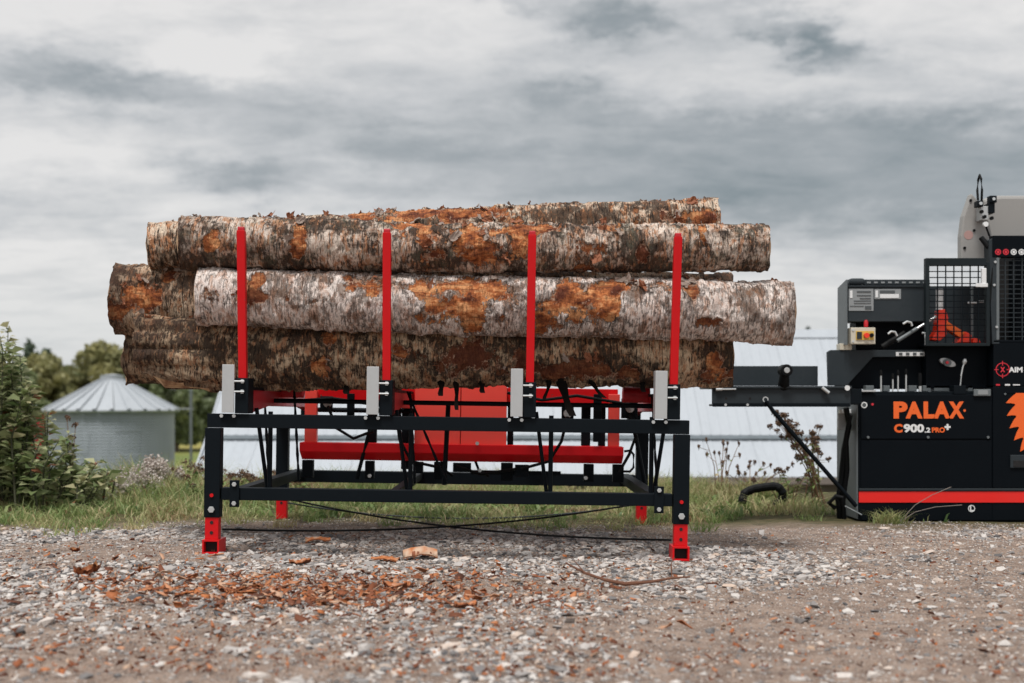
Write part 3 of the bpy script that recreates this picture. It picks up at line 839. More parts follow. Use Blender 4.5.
# ================================================================== LOGS
def logmat(name, white=0.5, brown=(0.22, 0.15, 0.11), tint=(0.62, 0.57, 0.53), seed=0.0, lent=1.0, moss=0.0, dirt=0.5, rustamt=0.35, mott=0.8):
    m, k, bs = material(name)
    o = k.n('ShaderNodeTexCoord').outputs['Object']
    o = k.vmul(o, (1, 1, 1), (seed, seed * 0.7, seed * 1.3))
    big = k.noise(k.vmul(o, (2.2, 3.2, 3.2)), 1.0, 6, 0.65, 0.4)
    med = k.noise(k.vmul(o, (9, 9, 9)), 1.0, 6, 0.68, 0.3)
    ring = k.noise(k.vmul(o, (115, 12, 12)), 1.0, 5, 0.68)          # short marks running round the trunk
    ring2 = k.noise(k.vmul(o, (240, 34, 34)), 1.0, 4, 0.72)
    plate = k.noise(k.vmul(o, (16, 11, 11), (4, 0, 0)), 1.0, 6, 0.7, 0.6)
    fine = k.noise(o, 160.0, 4, 0.7)
    mottle = k.noise(k.vmul(o, (48, 17, 17), (2, 8, 1)), 1.0, 6, 0.72, 0.3)
    bigc = k.ss(k.m('ADD', k.m('MULTIPLY', big, 0.6), k.m('MULTIPLY', med, 0.4)), 0.40 - 0.10 * (white - 0.5), 0.60 - 0.10 * (white - 0.5))
    wf = k.ss(k.m('ADD', k.m('MULTIPLY', big, 0.55), k.m('MULTIPLY', med, 0.45)), 0.62 - white * 0.35, 0.74 - white * 0.30)
    c = k.mix(wf, (*brown, 1), (*tint, 1))
    c = k.mix(k.ss(plate, 0.49, 0.62, 0, rustamt), c, (0.46, 0.215, 0.115, 1))
    rust2 = k.noise(k.vmul(o, (24, 9, 9), (11, 3, 5)), 1.0, 7, 0.74, 0.5)
    c = k.mix(k.ss(rust2, 0.51, 0.57, 0, rustamt * 1.6), c, (0.50, 0.225, 0.105, 1))
    c = k.mix(k.ss(rust2, 0.45, 0.38, 0, rustamt), c, (0.17, 0.075, 0.04, 1))
    c = k.mix(k.ss(ring2, 0.50, 0.74, 0, 0.6), c, (0.13, 0.095, 0.075, 1))
    mk = k.m('MULTIPLY', k.ss(ring, 0.55, 0.61), 0.95 * lent, clamp=True)
    c = k.mix(mk, c, (0.045, 0.034, 0.028, 1))
    c = k.mix(k.ss(plate, 0.44, 0.33, 0, 0.9 * dirt), c, (0.035, 0.027, 0.022, 1))
    mo = k.m('MULTIPLY', k.ss(k.m('ADD', mottle, k.m('MULTIPLY', k.m('SUBTRACT', 0.38 + 0.25 * white, bigc), 0.20)), 0.50, 0.56), 0.88 * mott, clamp=True)
    c = k.mix(mo, c, (0.030, 0.024, 0.020, 1))
    c = k.mix(k.ss(fine, 0.56, 0.70, 0, 0.45), c, (0.06, 0.05, 0.042, 1))
    if moss:
        c = k.mix(k.m('MULTIPLY', k.ss(k.noise(o, 7, 6, 0.7), 0.5, 0.62), moss), c, (0.17, 0.20, 0.14, 1))
    # peeled areas
    pk = k.noise(k.vmul(o, (40, 22, 22)), 1.0, 7, 0.74, 0.6)
    pf = k.m('ADD', k.attr('peel'), k.m('MULTIPLY', k.m('SUBTRACT', pk, 0.5), 1.7))
    pm_ = k.ss(pf, 0.47, 0.53)
    rim = k.m('MULTIPLY', k.ss(pf, 0.36, 0.46), k.ss(pf, 0.58, 0.52))
    grain = k.noise(k.vmul(o, (4, 55, 55)), 1.0, 5, 0.6)
    g2 = k.noise(k.vmul(o, (6, 12, 12), (7, 1, 2)), 1.0, 6, 0.7)
    wood = k.mix(k.ss(g2, 0.38, 0.56), (0.13, 0.034, 0.018, 1), (0.58, 0.185, 0.058, 1))
    wood = k.mix(k.ss(g2, 0.51, 0.60, 0, 0.85), wood, (0.84, 0.42, 0.19, 1))
    wood = k.mix(k.ss(mottle, 0.55, 0.68, 0, 0.7), wood, (0.09, 0.03, 0.018, 1))
    wood = k.mix(k.ss(grain, 0.48, 0.70, 0, 0.7), wood, (0.16, 0.055, 0.03, 1))
    wood = k.mix(k.ss(k.attr('tone'), 0.2, 0.95, 0, 0.9), wood, (0.13, 0.042, 0.024, 1))
    inner = k.mix(k.ss(ring2, 0.42, 0.62), (0.60, 0.40, 0.29, 1), (0.40, 0.19, 0.10, 1))
    wood = k.mix(k.ss(k.m('ADD', pf, k.m('MULTIPLY', k.m('SUBTRACT', g2, 0.5), 1.4)), 0.56, 0.62), inner, wood)
    c = k.mix(pm_, c, wood)
    c = k.mix(k.m('MULTIPLY', rim, 0.55), c, (0.04, 0.022, 0.016, 1))
    c = k.mix(k.attr('burnt'), c, (0.060, 0.030, 0.020, 1))
    k.put(bs.inputs['Base Color'], c)
    bs.inputs['Roughness'].default_value = 0.82
    bs.inputs['Specular IOR Level'].default_value = 0.25
    h = k.m('ADD', k.m('MULTIPLY', mk, -0.5), k.m('MULTIPLY', med, 0.9))
    h = k.m('ADD', h, k.m('MULTIPLY', plate, 1.2))
    h = k.m('ADD', h, k.m('MULTIPLY', fine, 0.35))
    h = k.m('ADD', h, k.m('MULTIPLY', pm_, -1.3))
    h = k.m('ADD', h, k.m('MULTIPLY', ring2, 0.6))
    h = k.m('ADD', h, k.m('MULTIPLY', mo, -0.5))
    bp = k.n('ShaderNodeBump'); bp.inputs['Strength'].default_value = 1.0; bp.inputs['Distance'].default_value = 0.015
    k.put(bp.inputs['Height'], h); k.put(bs.inputs['Normal'], bp.outputs[0])
    return m

def endmat():
    m, k, bs = material('sawn_end_grain')
    o = k.n('ShaderNodeTexCoord').outputs['Object']
    sp = k.n('ShaderNodeSeparateXYZ'); k.put(sp.inputs[0], o)
    r_ = k.m('SQRT', k.m('ADD', k.m('POWER', sp.outputs[1], 2.0), k.m('POWER', sp.outputs[2], 2.0)))
    rr = k.m('SINE', k.m('MULTIPLY', k.m('ADD', r_, k.m('MULTIPLY', k.noise(o, 8, 4), 0.03)), 420.0))
    c = k.mix(k.ss(rr, -1, 1), (0.42, 0.26, 0.14, 1), (0.55, 0.38, 0.23, 1))
    c = k.mix(k.ss(k.noise(o, 12, 5), 0.45, 0.7), c, (0.22, 0.11, 0.06, 1))
    k.put(bs.inputs['Base Color'], c); bs.inputs['Roughness'].default_value = 0.85
    return m
M['end'] = endmat()
M['flake_out'] = paint('bark_flake_outer', (0.34, 0.27, 0.23), 0.85, 0.4, (0.10, 0.07, 0.05), bump=0.3)
M['flake_in'] = paint('bark_flake_inner', (0.30, 0.115, 0.055), 0.8, 0.6, (0.16, 0.05, 0.03), bump=0.3)
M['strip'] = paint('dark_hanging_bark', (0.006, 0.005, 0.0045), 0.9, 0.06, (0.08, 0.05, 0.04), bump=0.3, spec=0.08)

def flake_mesh(seed):
    g = np.random.default_rng(seed)
    nu, nv = 6, 5
    vs_ = []
    L, Wd = 0.10, 0.05
    for i in range(nu):
        for j in range(nv):
            u = i / (nu - 1) - .5; v = j / (nv - 1) - .5
            e = 1 - 0.35 * abs(u) * g.random()
            curl = (v + .5) ** 2 * 0.035 * (0.5 + g.random())
            vs_.append((u * L + 0.008 * g.normal(), v * Wd * e + 0.005 * g.normal(), curl + 0.004 * g.normal()))
    fs = [(i * nv + j, (i + 1) * nv + j, (i + 1) * nv + j + 1, i * nv + j + 1) for i in range(nu - 1) for j in range(nv - 1)]
    me = bpy.data.meshes.new('bark_flake'); me.from_pydata(vs_, [], fs)
    me.materials.append(M['flake_out'] if seed % 2 else M['flake_in'])
    me.update()
    return me
FL = [flake_mesh(s) for s in range(10)]

def make_log(label, L0, R0, L1, R1, mat, nx=260, na=90, peels=(), seed=0, rough=0.010, bow=0.012, ragged=(0.012, 0.012), flute=None, burnt=None, flakes=12, endflare=0.0):
    p0, p1 = Vector(L0), Vector(L1)
    mid = (p0 + p1) / 2; L = (p1 - p0).length
    ux = (p1 - p0).normalized()
    uy = Vector((0, 0, 1)).cross(ux).normalized(); uz = ux.cross(uy).normalized()
    t = np.linspace(0, 1, nx)[:, None] * np.ones((1, na))
    a = np.linspace(0, 2 * np.pi, na, endpoint=False)[None, :] * np.ones((nx, 1))
    x = (t - .5) * L
    r = R0 + (R1 - R0) * t
    ca, sa = np.cos(a), np.sin(a)
    # ragged ends
    endn = lambda s: (fbm(np.stack([ca * 2.2 + s, sa * 2.2, 0 * a], -1).reshape(-1, 3), 3).reshape(a.shape) - .5)
    x = x + ragged[0] * 2 * endn(3.3 + seed) * (1 - sstep(t, 0, .06)) + ragged[1] * 2 * endn(8.3 + seed) * sstep(t, .94, 1)
    q = np.stack([x * 1.6 + seed * 5, ca * r * 1.6, sa * r * 1.6], -1).reshape(-1, 3)
    r = r * (1 + 0.07 * (fbm(q * 1.2, 3).reshape(a.shape) - .5))
    q2 = np.stack([x * 9 + seed, ca * r * 9, sa * r * 9], -1).reshape(-1, 3)
    r = r + rough * 3.2 * (fbm(q2, 4).reshape(a.shape) - .5)
    q3 = np.stack([x * 24 + seed, ca * r * 16, sa * r * 16], -1).reshape(-1, 3)
    r = r + .009 * sstep(fbm(q3, 3).reshape(a.shape), .58, .68)
    # knots / bumps
    g = np.random.default_rng(900 + seed)
    for k in range(7):
        tk, ak = g.random(), g.random() * 6.28
        d2 = ((t - tk) * L / 0.06) ** 2 + (np.angle(np.exp(1j * (a - ak))) * R0 / 0.05) ** 2
        r = r + 0.012 * np.exp(-d2)
    r = r + endflare * (np.exp(-((1 - t) * L / .22) ** 2))
    if flute:                                # fluted, torn butt at the left end
        amp, ln = flute
        fl = np.abs(np.sin(a * 5 + .6 + .5 * np.sin(a * 2))) ** 0.5 - .78
        r = r + amp * fl * np.exp(-(t * L / ln) ** 1.4)
        low = sstep(-sa, 0.35, 1.0)
        x = x + low * 0.34 * np.exp(-(t * L / 0.9)) * (0.5 + 0.9 * np.floor((a * 3.5 + .6) / np.pi % 3) / 2)
    # peel field
    pn = fbm(np.stack([x * 7 + seed * 3, ca * r * 7, sa * r * 7], -1).reshape(-1, 3), 4).reshape(a.shape)
    peel = np.full(a.shape, -1.0); tone = np.zeros(a.shape)
    for (tp, v, hl, hw, tn) in peels:        # position along log, height on the front face, half sizes, dark tone
        ap = math.pi - math.asin(max(-1, min(1, v)))
        dd = np.sqrt(((t - tp) * L / hl) ** 2 + (np.angle(np.exp(1j * (a - ap))) * r / hw) ** 2)
        f = 1.0 - 0.5 * dd + (pn - .5) * 3.0
        tone = np.where(f > peel, tn, tone); peel = np.maximum(peel, f)
    peel = np.maximum(peel, (pn - .5) * 1.5 - 0.08)
    r = r - 0.012 * sstep(peel, .42, .58)
    br = np.zeros(a.shape)
    if burnt:
        for (side, ln, am) in burnt:
            dist_ = t * L if side < 0 else (1 - t) * L
            br = np.maximum(br, am * (1 - sstep(dist_ + (pn - .5) * ln, 0, ln)))
    x = x + .62 * r * ca * (p0.x / p0.y * (1 - sstep(t, 0, .05)) + p1.x / p1.y * sstep(t, .95, 1))
    y = r * ca + bow * np.sin(np.pi * t) ; z = r * sa + bow * .6 * np.sin(2.3 * np.pi * t + seed)
    V = np.stack([x, y, z], -1).reshape(-1, 3)
    id_ = np.arange(nx * na).reshape(nx, na)
    f = np.stack([id_[:-1, :], id_[1:, :], np.roll(id_, -1, 1)[1:, :], np.roll(id_, -1, 1)[:-1, :]], -1).reshape(-1, 4)
    root = empty('log', mid)
    root.rotation_euler = Matrix((ux, uy, uz)).transposed().to_euler()
    tag(root, label, 'log', 'birch logs piled on the rack')
    ob = np_mesh('bark', V, f[:, ::-1].copy(), mat, parent=root, smooth=True, attrs={'peel': peel.ravel(), 'tone': tone.ravel(), 'burnt': br.ravel()})
    for e, row in ((0, id_[0]), (1, id_[-1])):
        ring_ = V[row]; cen = ring_.mean(0)
        inner = cen + (ring_ - cen) * 0.5; inner[:, 0] = cen[0]
        vv = np.vstack([ring_ * [1, .985, .985] + [0.004 * (1 if e == 0 else -1), 0, 0], inner, cen[None]])
        fs = []
        for k in range(na):
            k2 = (k + 1) % na
            fs.append([k, k2, na + k2, na + k]); fs.append([na + k, na + k2, 2 * na])
        if e == 1: pass
        else: fs = [q_[::-1] for q_ in fs]
        np_mesh('sawn_end', vv, fs, M['end'], parent=root)
    # loose bark flakes, mostly where the bark is peeling and along the top
    ids = np.argwhere((peel > .36) & (peel < .56) & (sa > -.5) & (ca < .5) & (t > .03) & (t < .97))
    if len(ids):
        for k in range(flakes):
            i, j = ids[g.integers(len(ids))]
            base = Vector(V[id_[i, j]]); nrm = Vector((0, ca[i, j], sa[i, j]))
            tx = Vector((1, 0, 0)); ty = nrm.cross(tx)
            fo = bpy.data.objects.new('bark_flake', FL[g.integers(len(FL))]); col.objects.link(fo); fo.parent = root
            rot = Matrix((tx, ty, nrm)).transposed()
            sc = 0.22 + 0.55 * g.random() ** 1.5
            fo.matrix_local = Matrix.Translation(base + nrm * .004) @ rot.to_4x4() @ Matrix.Rotation(g.normal() * 1.2, 4, 'Z') @ Matrix.Rotation(g.normal() * .25, 4, 'X') @ Matrix.Diagonal((sc, sc, sc * (.6 + g.random()), 1))
    top = np.argwhere((sa > .90) & (t > .02) & (t < .98))
    for k in range(flakes):
        i, j = top[g.integers(len(top))]
        fo = bpy.data.objects.new('bark_flake', FL[g.integers(len(FL))]); col.objects.link(fo); fo.parent = root
        sc = 0.14 + 0.30 * g.random() ** 2
        fo.matrix_local = Matrix.Translation(Vector(V[id_[i, j]])) @ Matrix.Rotation(g.random() * 6.28, 4, 'Z') @ Matrix.Rotation(g.normal() * .4, 4, 'X') @ Matrix.Diagonal((sc, sc, sc * 1.3, 1))
    return root, (V, id_, mid, ux, uy, uz)

def LP(px, py, Y, r):
    p = P(px, py, Y); p.x = (px - 512) / F * (Y - r * Y / F * 0.30); return p
YBk, YC, YD, YA, YC2, YD2 = 6.86, 6.86, 7.08, 7.22, 7.36, 7.50
def rp(h, Y): return h * Y / F
m_b = logmat('birch_bark_grey', 0.52, (0.23, 0.15, 0.105), (0.86, 0.74, 0.64), 1.0, 0.85, moss=0.25, dirt=0.85, rustamt=0.5, mott=0.85)
m_c = logmat('birch_bark_white', 0.80, (0.44, 0.29, 0.21), (0.95, 0.85, 0.79), 5.0, 0.7, dirt=0.8, rustamt=0.35, mott=0.62)
m_d = logmat('birch_bark_brown', 0.55, (0.22, 0.14, 0.08), (0.78, 0.60, 0.41), 9.0, 1.0, dirt=0.8, rustamt=0.45, mott=0.9)
m_a = logmat('birch_bark_tan', 0.65, (0.26, 0.16, 0.10), (0.78, 0.64, 0.50), 13.0, 1.0, dirt=0.6, rustamt=0.6)
m_c2 = logmat('birch_bark_buff', 0.55, (0.24, 0.14, 0.085), (0.72, 0.56, 0.41), 17.0, 1.0, dirt=0.7, rustamt=0.5)

def tpos(px, a, b): return (px - a) / (b - a)
make_log('grey birch log at the front of the top layer, behind the stake tips',
         LP(178, 244, YBk, 26), rp(26, YBk), LP(770, 249, YBk, 23.0), rp(23.0, YBk), m_b, 420, 120,
         [(tpos(462, 178, 770), .55, .26, .08, 0.15), (tpos(480, 178, 770), -.25, .14, .07, .3), (tpos(575, 178, 770), .0, .10, .13, .55), (tpos(300, 178, 770), .0, .03, .10, .1),
          (tpos(560, 178, 770), .8, .22, .05, .2), (tpos(215, 178, 770), -.3, .03, .07, .2), (tpos(640, 178, 770), -.35, .02, .04, .8), (tpos(520, 178, 770), .3, .05, .08, .3), (tpos(440, 178, 770), -.5, .06, .05, .5), (tpos(700, 178, 770), .5, .015, .05, .3), (tpos(420, 178, 770), .95, .20, .05, .3)], 1, flakes=34, ragged=(.012, .008), burnt=[(-1, .14, .45)])
make_log('long white birch log with orange peeled patch, foremost in the middle layer',
         LP(195, 297, YC, 28.5), rp(28.5, YC), LP(795, 314, YC, 30), rp(30, YC), m_c, 420, 120,
         [(tpos(425, 195, 795), .62, .34, .06, 0.0), (tpos(500, 195, 795), .1, .20, .12, 0.05), (tpos(570, 195, 795), .3, .22, .08, .1), (tpos(455, 195, 795), .05, .15, .09, .25), (tpos(600, 195, 795), .75, .18, .05, .1),
          (tpos(270, 195, 795), .02, .16, .035, .75), (tpos(262, 195, 795), .55, .045, .05, .5), (tpos(545, 195, 795), -.55, .08, .07, .0), (tpos(700, 195, 795), -.45, .06, .02, .7), (tpos(610, 195, 795), -.05, .05, .06, .1), (tpos(690, 195, 795), .5, .02, .05, .5)], 2, flakes=30, endflare=.012, ragged=(.010, .016), burnt=[(1, .10, .4)])
rootD, infoD = make_log('dark brown birch log with torn left butt, lowest in front on the bunks',
         LP(133, 353, YD, 37), rp(37, YD), LP(733, 357, YD, 29), rp(29, YD), m_d, 420, 120,
         [(tpos(478, 133, 733), -.1, .24, .055, .85), (tpos(715, 133, 733), -.2, .04, .08, .35), (tpos(540, 133, 733), -.45, .35, .04, .8), (tpos(320, 133, 733), -.35, .05, .05, .05), (tpos(330, 133, 733), .35, .03, .04, .1),
          (tpos(400, 133, 733), .15, .05, .05, .3), (tpos(620, 133, 733), -.6, .4, .05, .7)], 3, flakes=14, flute=(.060, .60), burnt=[(-1, .55, .6)], ragged=(.03, .02))
make_log('tan birch log crowning the pile, peeking over the grey front log',
         LP(147, 245, YA, 23), rp(23, YA), LP(720, 223, YA, 25.5), rp(25.5, YA), m_a, 300, 90,
         [(tpos(420, 147, 720), .85, .42, .10, .4), (tpos(705, 147, 720), .1, .10, .14, .45), (tpos(660, 147, 720), .2, .05, .06, .7), (tpos(635, 147, 720), .6, .03, .05, .6), (tpos(350, 147, 720), .9, .3, .05, .3)], 4, flakes=60)
make_log('thick buff birch log with broken orange left end, behind the white log',
         LP(110, 299, YC2, 35), rp(35, YC2), LP(733, 299, YC2, 26), rp(26, YC2), m_c2, 300, 90,
         [(tpos(150, 110, 733), -.0, .14, .09, .05), (tpos(125, 110, 733), -.5, .09, .08, .3), (tpos(170, 110, 733), .6, .05, .06, .3)], 5, flakes=12, burnt=[(-1, .22, .7)], ragged=(.03, .015))
make_log('brown birch log behind the torn butt in the lowest layer',
         LP(124, 358, YD2, 26), rp(26, YD2), LP(700, 360, YD2, 24), rp(24, YD2), m_d, 220, 72, [], 6, flakes=4, burnt=[(-1, .3, .7)], ragged=(.03, .015))
# bark strips hanging under the lowest log
def hang(px, py, dxp, dyp, wd):
    V, id_, mid, ux, uy, uz = infoD
    a = P(px, py, 6.98); pts = []
    n = 7
    inv_ = rootD.matrix_basis.inverted()
    mb = MB(); vs_ = []
    for i in range(n):
        t = i / (n - 1)
        c = P(px + dxp * t ** 1.5 + 1.2 * math.sin(t * 5), py + dyp * t, 6.98 - .05 * t + .03 * math.sin(t * 4))
        wv = wd * (1 - .35 * t) * (1 + .2 * math.sin(t * 9))
        for k, (s, o_) in enumerate(((-1, 0), (0, -.012), (1, 0), (0, .006))):
            vs_.append(inv_ @ (c + Vector((s * wv, o_ - abs(s) * .01 * t, 0))))
    fs = [(i * 4 + k, i * 4 + (k + 1) % 4, (i + 1) * 4 + (k + 1) % 4, (i + 1) * 4 + k) for i in range(n - 1) for k in range(4)]
    fs += [(0, 1, 2, 3), tuple((n - 1) * 4 + k for k in (3, 2, 1, 0))]
    mb.add(vs_, fs).build('hanging_bark', M['strip'], rootD, smooth=True)
for h_ in ((560, 378, 14, 38, .030), (455, 380, 3, 30, .016), (548, 380, -3, 20, .014), (440, 380, 2, 16, .02), (345, 380, 3, 14, .025), (590, 380, 16, 18, .018), (480, 381, 4, 12, .02), (520, 381, 0, 14, .02), (640, 379, 5, 13, .02), (390, 382, -4, 10, .02)):
    hang(*h_)

# ================================================================== FIREWOOD PROCESSOR
YM = 8.66
mach = empty('firewood_processor', (P(935, 0, YM).x, YM, 0))
MO = mach.location
tag(mach, 'black firewood processor with orange lettering and mesh guards at right edge', 'machine')
def part(name, mat, px0, px1, py0, py1, Y0, Y1, parent=mach, bevel=.004, label=None):
    return MB(MO).pbox(px0, px1, py0, py1, Y0, Y1).build(name, M[mat], parent, bevel, label=label)
def pol(name, mat, pts, Y0, Y1, parent=mach, bevel=.003, label=None):
    return MB(MO).pprism(pts, Y0, Y1).build(name, M[mat], parent, bevel, label=label)
def pcyl(name, mat, px, py, Y, r, d=.012, n=14, parent=mach, bevel=0):
    p = P(px, py, Y); return MB(MO).cyl(p, p + Vector((0, -d, 0)), r, n).build(name, M[mat], parent, bevel, smooth=(n > 8 and not bevel))
body = part('body', 'black_panel', 858.5, 992.3, 395.4, 520.5, YM, YM + .55)
part('door_section', 'black_panel', 992.4, 1130, 387.5, 520.5, YM, YM + .55)
part('side_plate', 'grey_light', 856.6, 858.2, 405, 519, YM + .01, YM + .54, body)
fp = part('control_panel', 'black_panel', 861, 991.5, 394.6, 439, YM - .012, YM - .001, bevel=.004)
rp_ = part('access_door', 'black_panel', 993, 1130, 386.5, 488, YM - .010, YM - .001, bevel=.004)
part('lower_door', 'black_panel', 861, 991.6, 440.5, 488, YM - .008, YM - .001)
part('stripe', 'redstripe', 859, 1130, 491.5, 502.5, YM - .005, YM + .001, body, 0)
part('trim_strip', 'grey', 859, 1130, 488.3, 490.6, YM - .012, YM - .001, body, .001)
part('skid', 'black', 862, 1128, 519, 523, YM + .03, YM + .5, body)
for px in (868, 928, 988): pcyl('bolt', 'grey_light', px, 437.2, YM - .012, .010, .006, 12, fp)
pcyl('bolt', 'grey_light', 1005, 394, YM - .010, .008, .006, 12, rp_)
# lettering
def ptext(name, body_, px0, px1, py0, py1, Y, mat, parent, bold=.0):
    a = P(px0, py1, Y); b = P(px1, py0, Y)
    return text_mesh(name, body_, a.x, b.x, a.z, b.z, Y, M[mat], parent, MO, bold)
YT = YM - .013
ptext('lettering', 'P', 893.5, 907.5, 401.5, 418.5, YT, 'orange', fp, .055)
ptext('lettering', 'A', 905.5, 922.5, 401.5, 418.5, YT, 'orange', fp, .055)
ptext('lettering', 'L', 923.5, 934.5, 401.5, 418.5, YT, 'orange', fp, .055)
ptext('lettering', 'A', 933.5, 950, 401.5, 418.5, YT, 'orange', fp, .055)
ptext('lettering', 'X', 948.5, 964, 401.5, 418.5, YT, 'orange', fp, .055)
pcyl('mark_dot', 'orange', 964.5, 410.5, YT, .010, .002, 12, fp)
ptext('lettering', 'C', 894, 902.5, 424, 432.6, YT, 'orange', fp, .05)
ptext('lettering', '900', 903.5, 924, 424, 432.6, YT, 'white', fp, .045)
ptext('lettering', '.2', 924.5, 930.3, 427.6, 432.6, YT, 'white', fp, .035)
ptext('lettering', 'PRO', 931.8, 944.8, 427.4, 432.6, YT, 'orange', fp, .04)
ptext('lettering', '+', 944.5, 950.5, 424, 430, YT, 'white', fp, .05)
pcyl('round_label', 'white', 864.2, 405, YM - .012, .024, .002, 18, fp)
pcyl('label_print', 'label_dark', 864.2, 405, YM - .014, .016, .001, 12, fp)
pcyl('warning_dot', 'redprint', 872.5, 404.3, YM - .012, .010, .002, 12, fp)
def ring(mb, px, py, Y, r0, r1, n=24):
    c = P(px, py, Y); vs_ = []; fs = []
    for i in range(n):
        a = 2 * math.pi * i / n
        for r_ in (r0, r1):
            for d in (0, -.0025): vs_.append((c.x + r_ * math.cos(a), Y + d, c.z + r_ * math.sin(a)))
    for i in range(n):
        j = (i + 1) % n
        fs += [(i*4+1, i*4+3, j*4+3, j*4+1), (i*4+3, i*4+2, j*4+2, j*4+3), (i*4, i*4+1, j*4+1, j*4)]
    return mb.add(vs_, fs)
ring(MB(MO), 971.5, 508.5, YM - .001, .021, .027).build('round_label', M['white'], body)
ptext('label_print', 'L', 970, 973.4, 505.8, 511, YM - .001, 'white', body, .03)
# saw blade picture on the door
cxp, cyp, RR = 1096, 403, 90
pts = []
nt = 44
for i in range(nt):
    a0 = 2 * math.pi * i / nt; da_ = 2 * math.pi / nt
    for (fa, fr) in ((0, 1.0), (.22, .975), (.46, .945), (.64, .922), (.76, .902), (.86, .896), (.94, .908), (.985, .945)):
        a = -(a0 + da_ * fa)
        pts.append((cxp + RR * fr * math.cos(a), cyp - RR * fr * math.sin(a)))
clip = [(min(x, 1128.0), max(y, 393.0)) for x, y in pts]
clip = [c for i, c in enumerate(clip) if (c[0] - clip[i - 1][0]) ** 2 + (c[1] - clip[i - 1][1]) ** 2 > .05]
clip = [c for c in clip if c[1] < 487]
me_ = MB(MO).pprism(clip, YM - .0135, YM - .0105)
me_.build('saw_blade_picture', M['orange'], rp_)
hd = part('door_handle', 'grey', 1010.5, 1032, 455, 468, YM - .022, YM - .011, rp_, .004)
part('handle_recess', 'dark_hole', 1013.5, 1030, 460.5, 467, YM - .025, YM - .0222, hd, .001)
# upper casing
uc = part('upper_casing', 'black_panel', 848, 993, 357, 388.6, YM + .22, YM + .60)
pol('casing_cover', 'grey', [(828, 352), (831, 350), (925, 350), (925, 357), (873, 357), (847, 385.5), (829, 385.5)], YM + .16, YM + .21, label='grey slanted casing cover')
part('cover_side', 'grey', 830, 850, 352, 385, YM + .2105, YM + .26)
wallp = part('saw_housing', 'black_panel', 926, 995, 345.5, 388.4, YM + .12, YM + .60)
aim = part('aim_panel', 'black_panel', 993.5, 1130, 342, 386, YM - .008, YM + .55)
ring(MB(MO), 1002.6, 369.6, YM - .009, .048, .054).build('target_mark', M['redprint'], aim)
for (a, b, c, d) in ((1002.2, 1003.0, 361, 365.5), (1002.2, 1003.0, 373.7, 378), (994.3, 998.5, 369.2, 370), (1006.7, 1010.5, 369.2, 370)):
    part('target_mark', 'redprint', a, b, c, d, YM - .011, YM - .009, aim, 0)
ptext('lettering', 'X', 1000.2, 1005, 367, 372.2, YM - .009, 'redprint', aim, .05)
ptext('lettering', 'AIM', 1008.4, 1022.5, 367, 372.4, YM - .009, 'white', aim, .04)
part('warning_sticker', 'white', 1005, 1010, 384, 385.6, YM - .010, YM - .008, aim, 0)
part('warning_sticker', 'redprint', 996, 1000, 384, 385.6, YM - .010, YM - .008, aim, 0)
part('warning_sticker', 'white', 1013, 1020, 384.3, 385.4, YM - .010, YM - .008, aim, 0)
# bearing flange
bf = MB(MO); c = P(947, 362.5, YM + .11)
bf.prism([(c.x + .062 * math.cos(t) * (1.0 if abs(math.cos(t)) > .7 else .9), c.z - .018 * math.cos(t) + .030 * math.sin(t)) for t in [i * math.pi / 10 for i in range(20)]], YM + .09, YM + .118)
bfo = bf.build('bearing_flange', M['steel'], wallp, .003)
pcyl('bearing', 'grey_light', 947, 362.5, YM + .089, .030, .015, 18, bfo)
pcyl('shaft_end', 'redprint', 947, 362.5, YM + .073, .012, .008, 12, bfo)
# tray and levers between casing and panel
part('lever_tray', 'black', 862, 992, 391.5, 395.2, YM + .02, YM + .21, uc)
for (a, b) in ((866, 874), (884, 890), (909, 917), (923, 931), (934, 952), (968, 973)):
    part('valve_section', 'grey_light', a, b, 385.5, 391.4, YM + .12, YM + .20, uc)
for (px, pt, knob) in ((881, 370, 5), (892.8, 373.5, 5), (898, 370, 5), (906, 369, 5)):
    b = P(px, 394, YM + .05); t_ = P(px, pt, YM + .05)
    lv = MB(MO).tube([P(px, 394.3, YM + .05), P(px, pt + knob, YM + .05)], .006, 8).build('lever', M['bolt'], mach, smooth=True)
    MB(MO).cyl(P(px, 394.6, YM + .05), P(px, 393.2, YM + .05), .018, 10).build('lever_collar', M['bolt'], lv)
    MB(MO).tube([P(px, pt + knob + .6, YM + .05), P(px, pt + 3, YM + .05), P(px, pt, YM + .05)], [.009, .012, .008], 10).build('knob', M['rubber'], lv, smooth=True)
lv = MB(MO).tube([P(920, 394.3, YM + .05), P(920, 384, YM + .05)], .012, 8).build('lever', M['bolt'], mach, smooth=True)
MB(MO).tube([P(920, 386, YM + .05), P(920, 378, YM + .05), P(920, 373, YM + .05)], [.013, .016, .013], 10).build('knob', M['rubber'], lv, smooth=True)
lv = MB(MO).tube([P(960.5, 386, YM + .04), P(961, 376, YM + .04), P(963, 366, YM + .04), P(964.5, 363, YM + .04)], .006, 8).build('lever', M['bolt'], mach, smooth=True)
MB(MO).tube([P(964, 364, YM + .04), P(964.6, 361.5, YM + .04), P(965, 359, YM + .04)], [.010, .018, .010], 10).build('knob', M['steel'], lv, smooth=True)
part('lever_base', 'black', 954, 966, 385.5, 394.3, YM + .0, YM + .10)
part('gauge_box', 'grey_light', 974, 991, 389.2, 396, YM - .03, YM - .013, fp)
part('gauge_face', 'label', 978, 988, 390.2, 394.6, YM - .032, YM - .0302, fp, .001)
part('edge_bracket', 'steel', 853, 876, 390, 391.8, YM - .03, YM + .05, fp, .001)
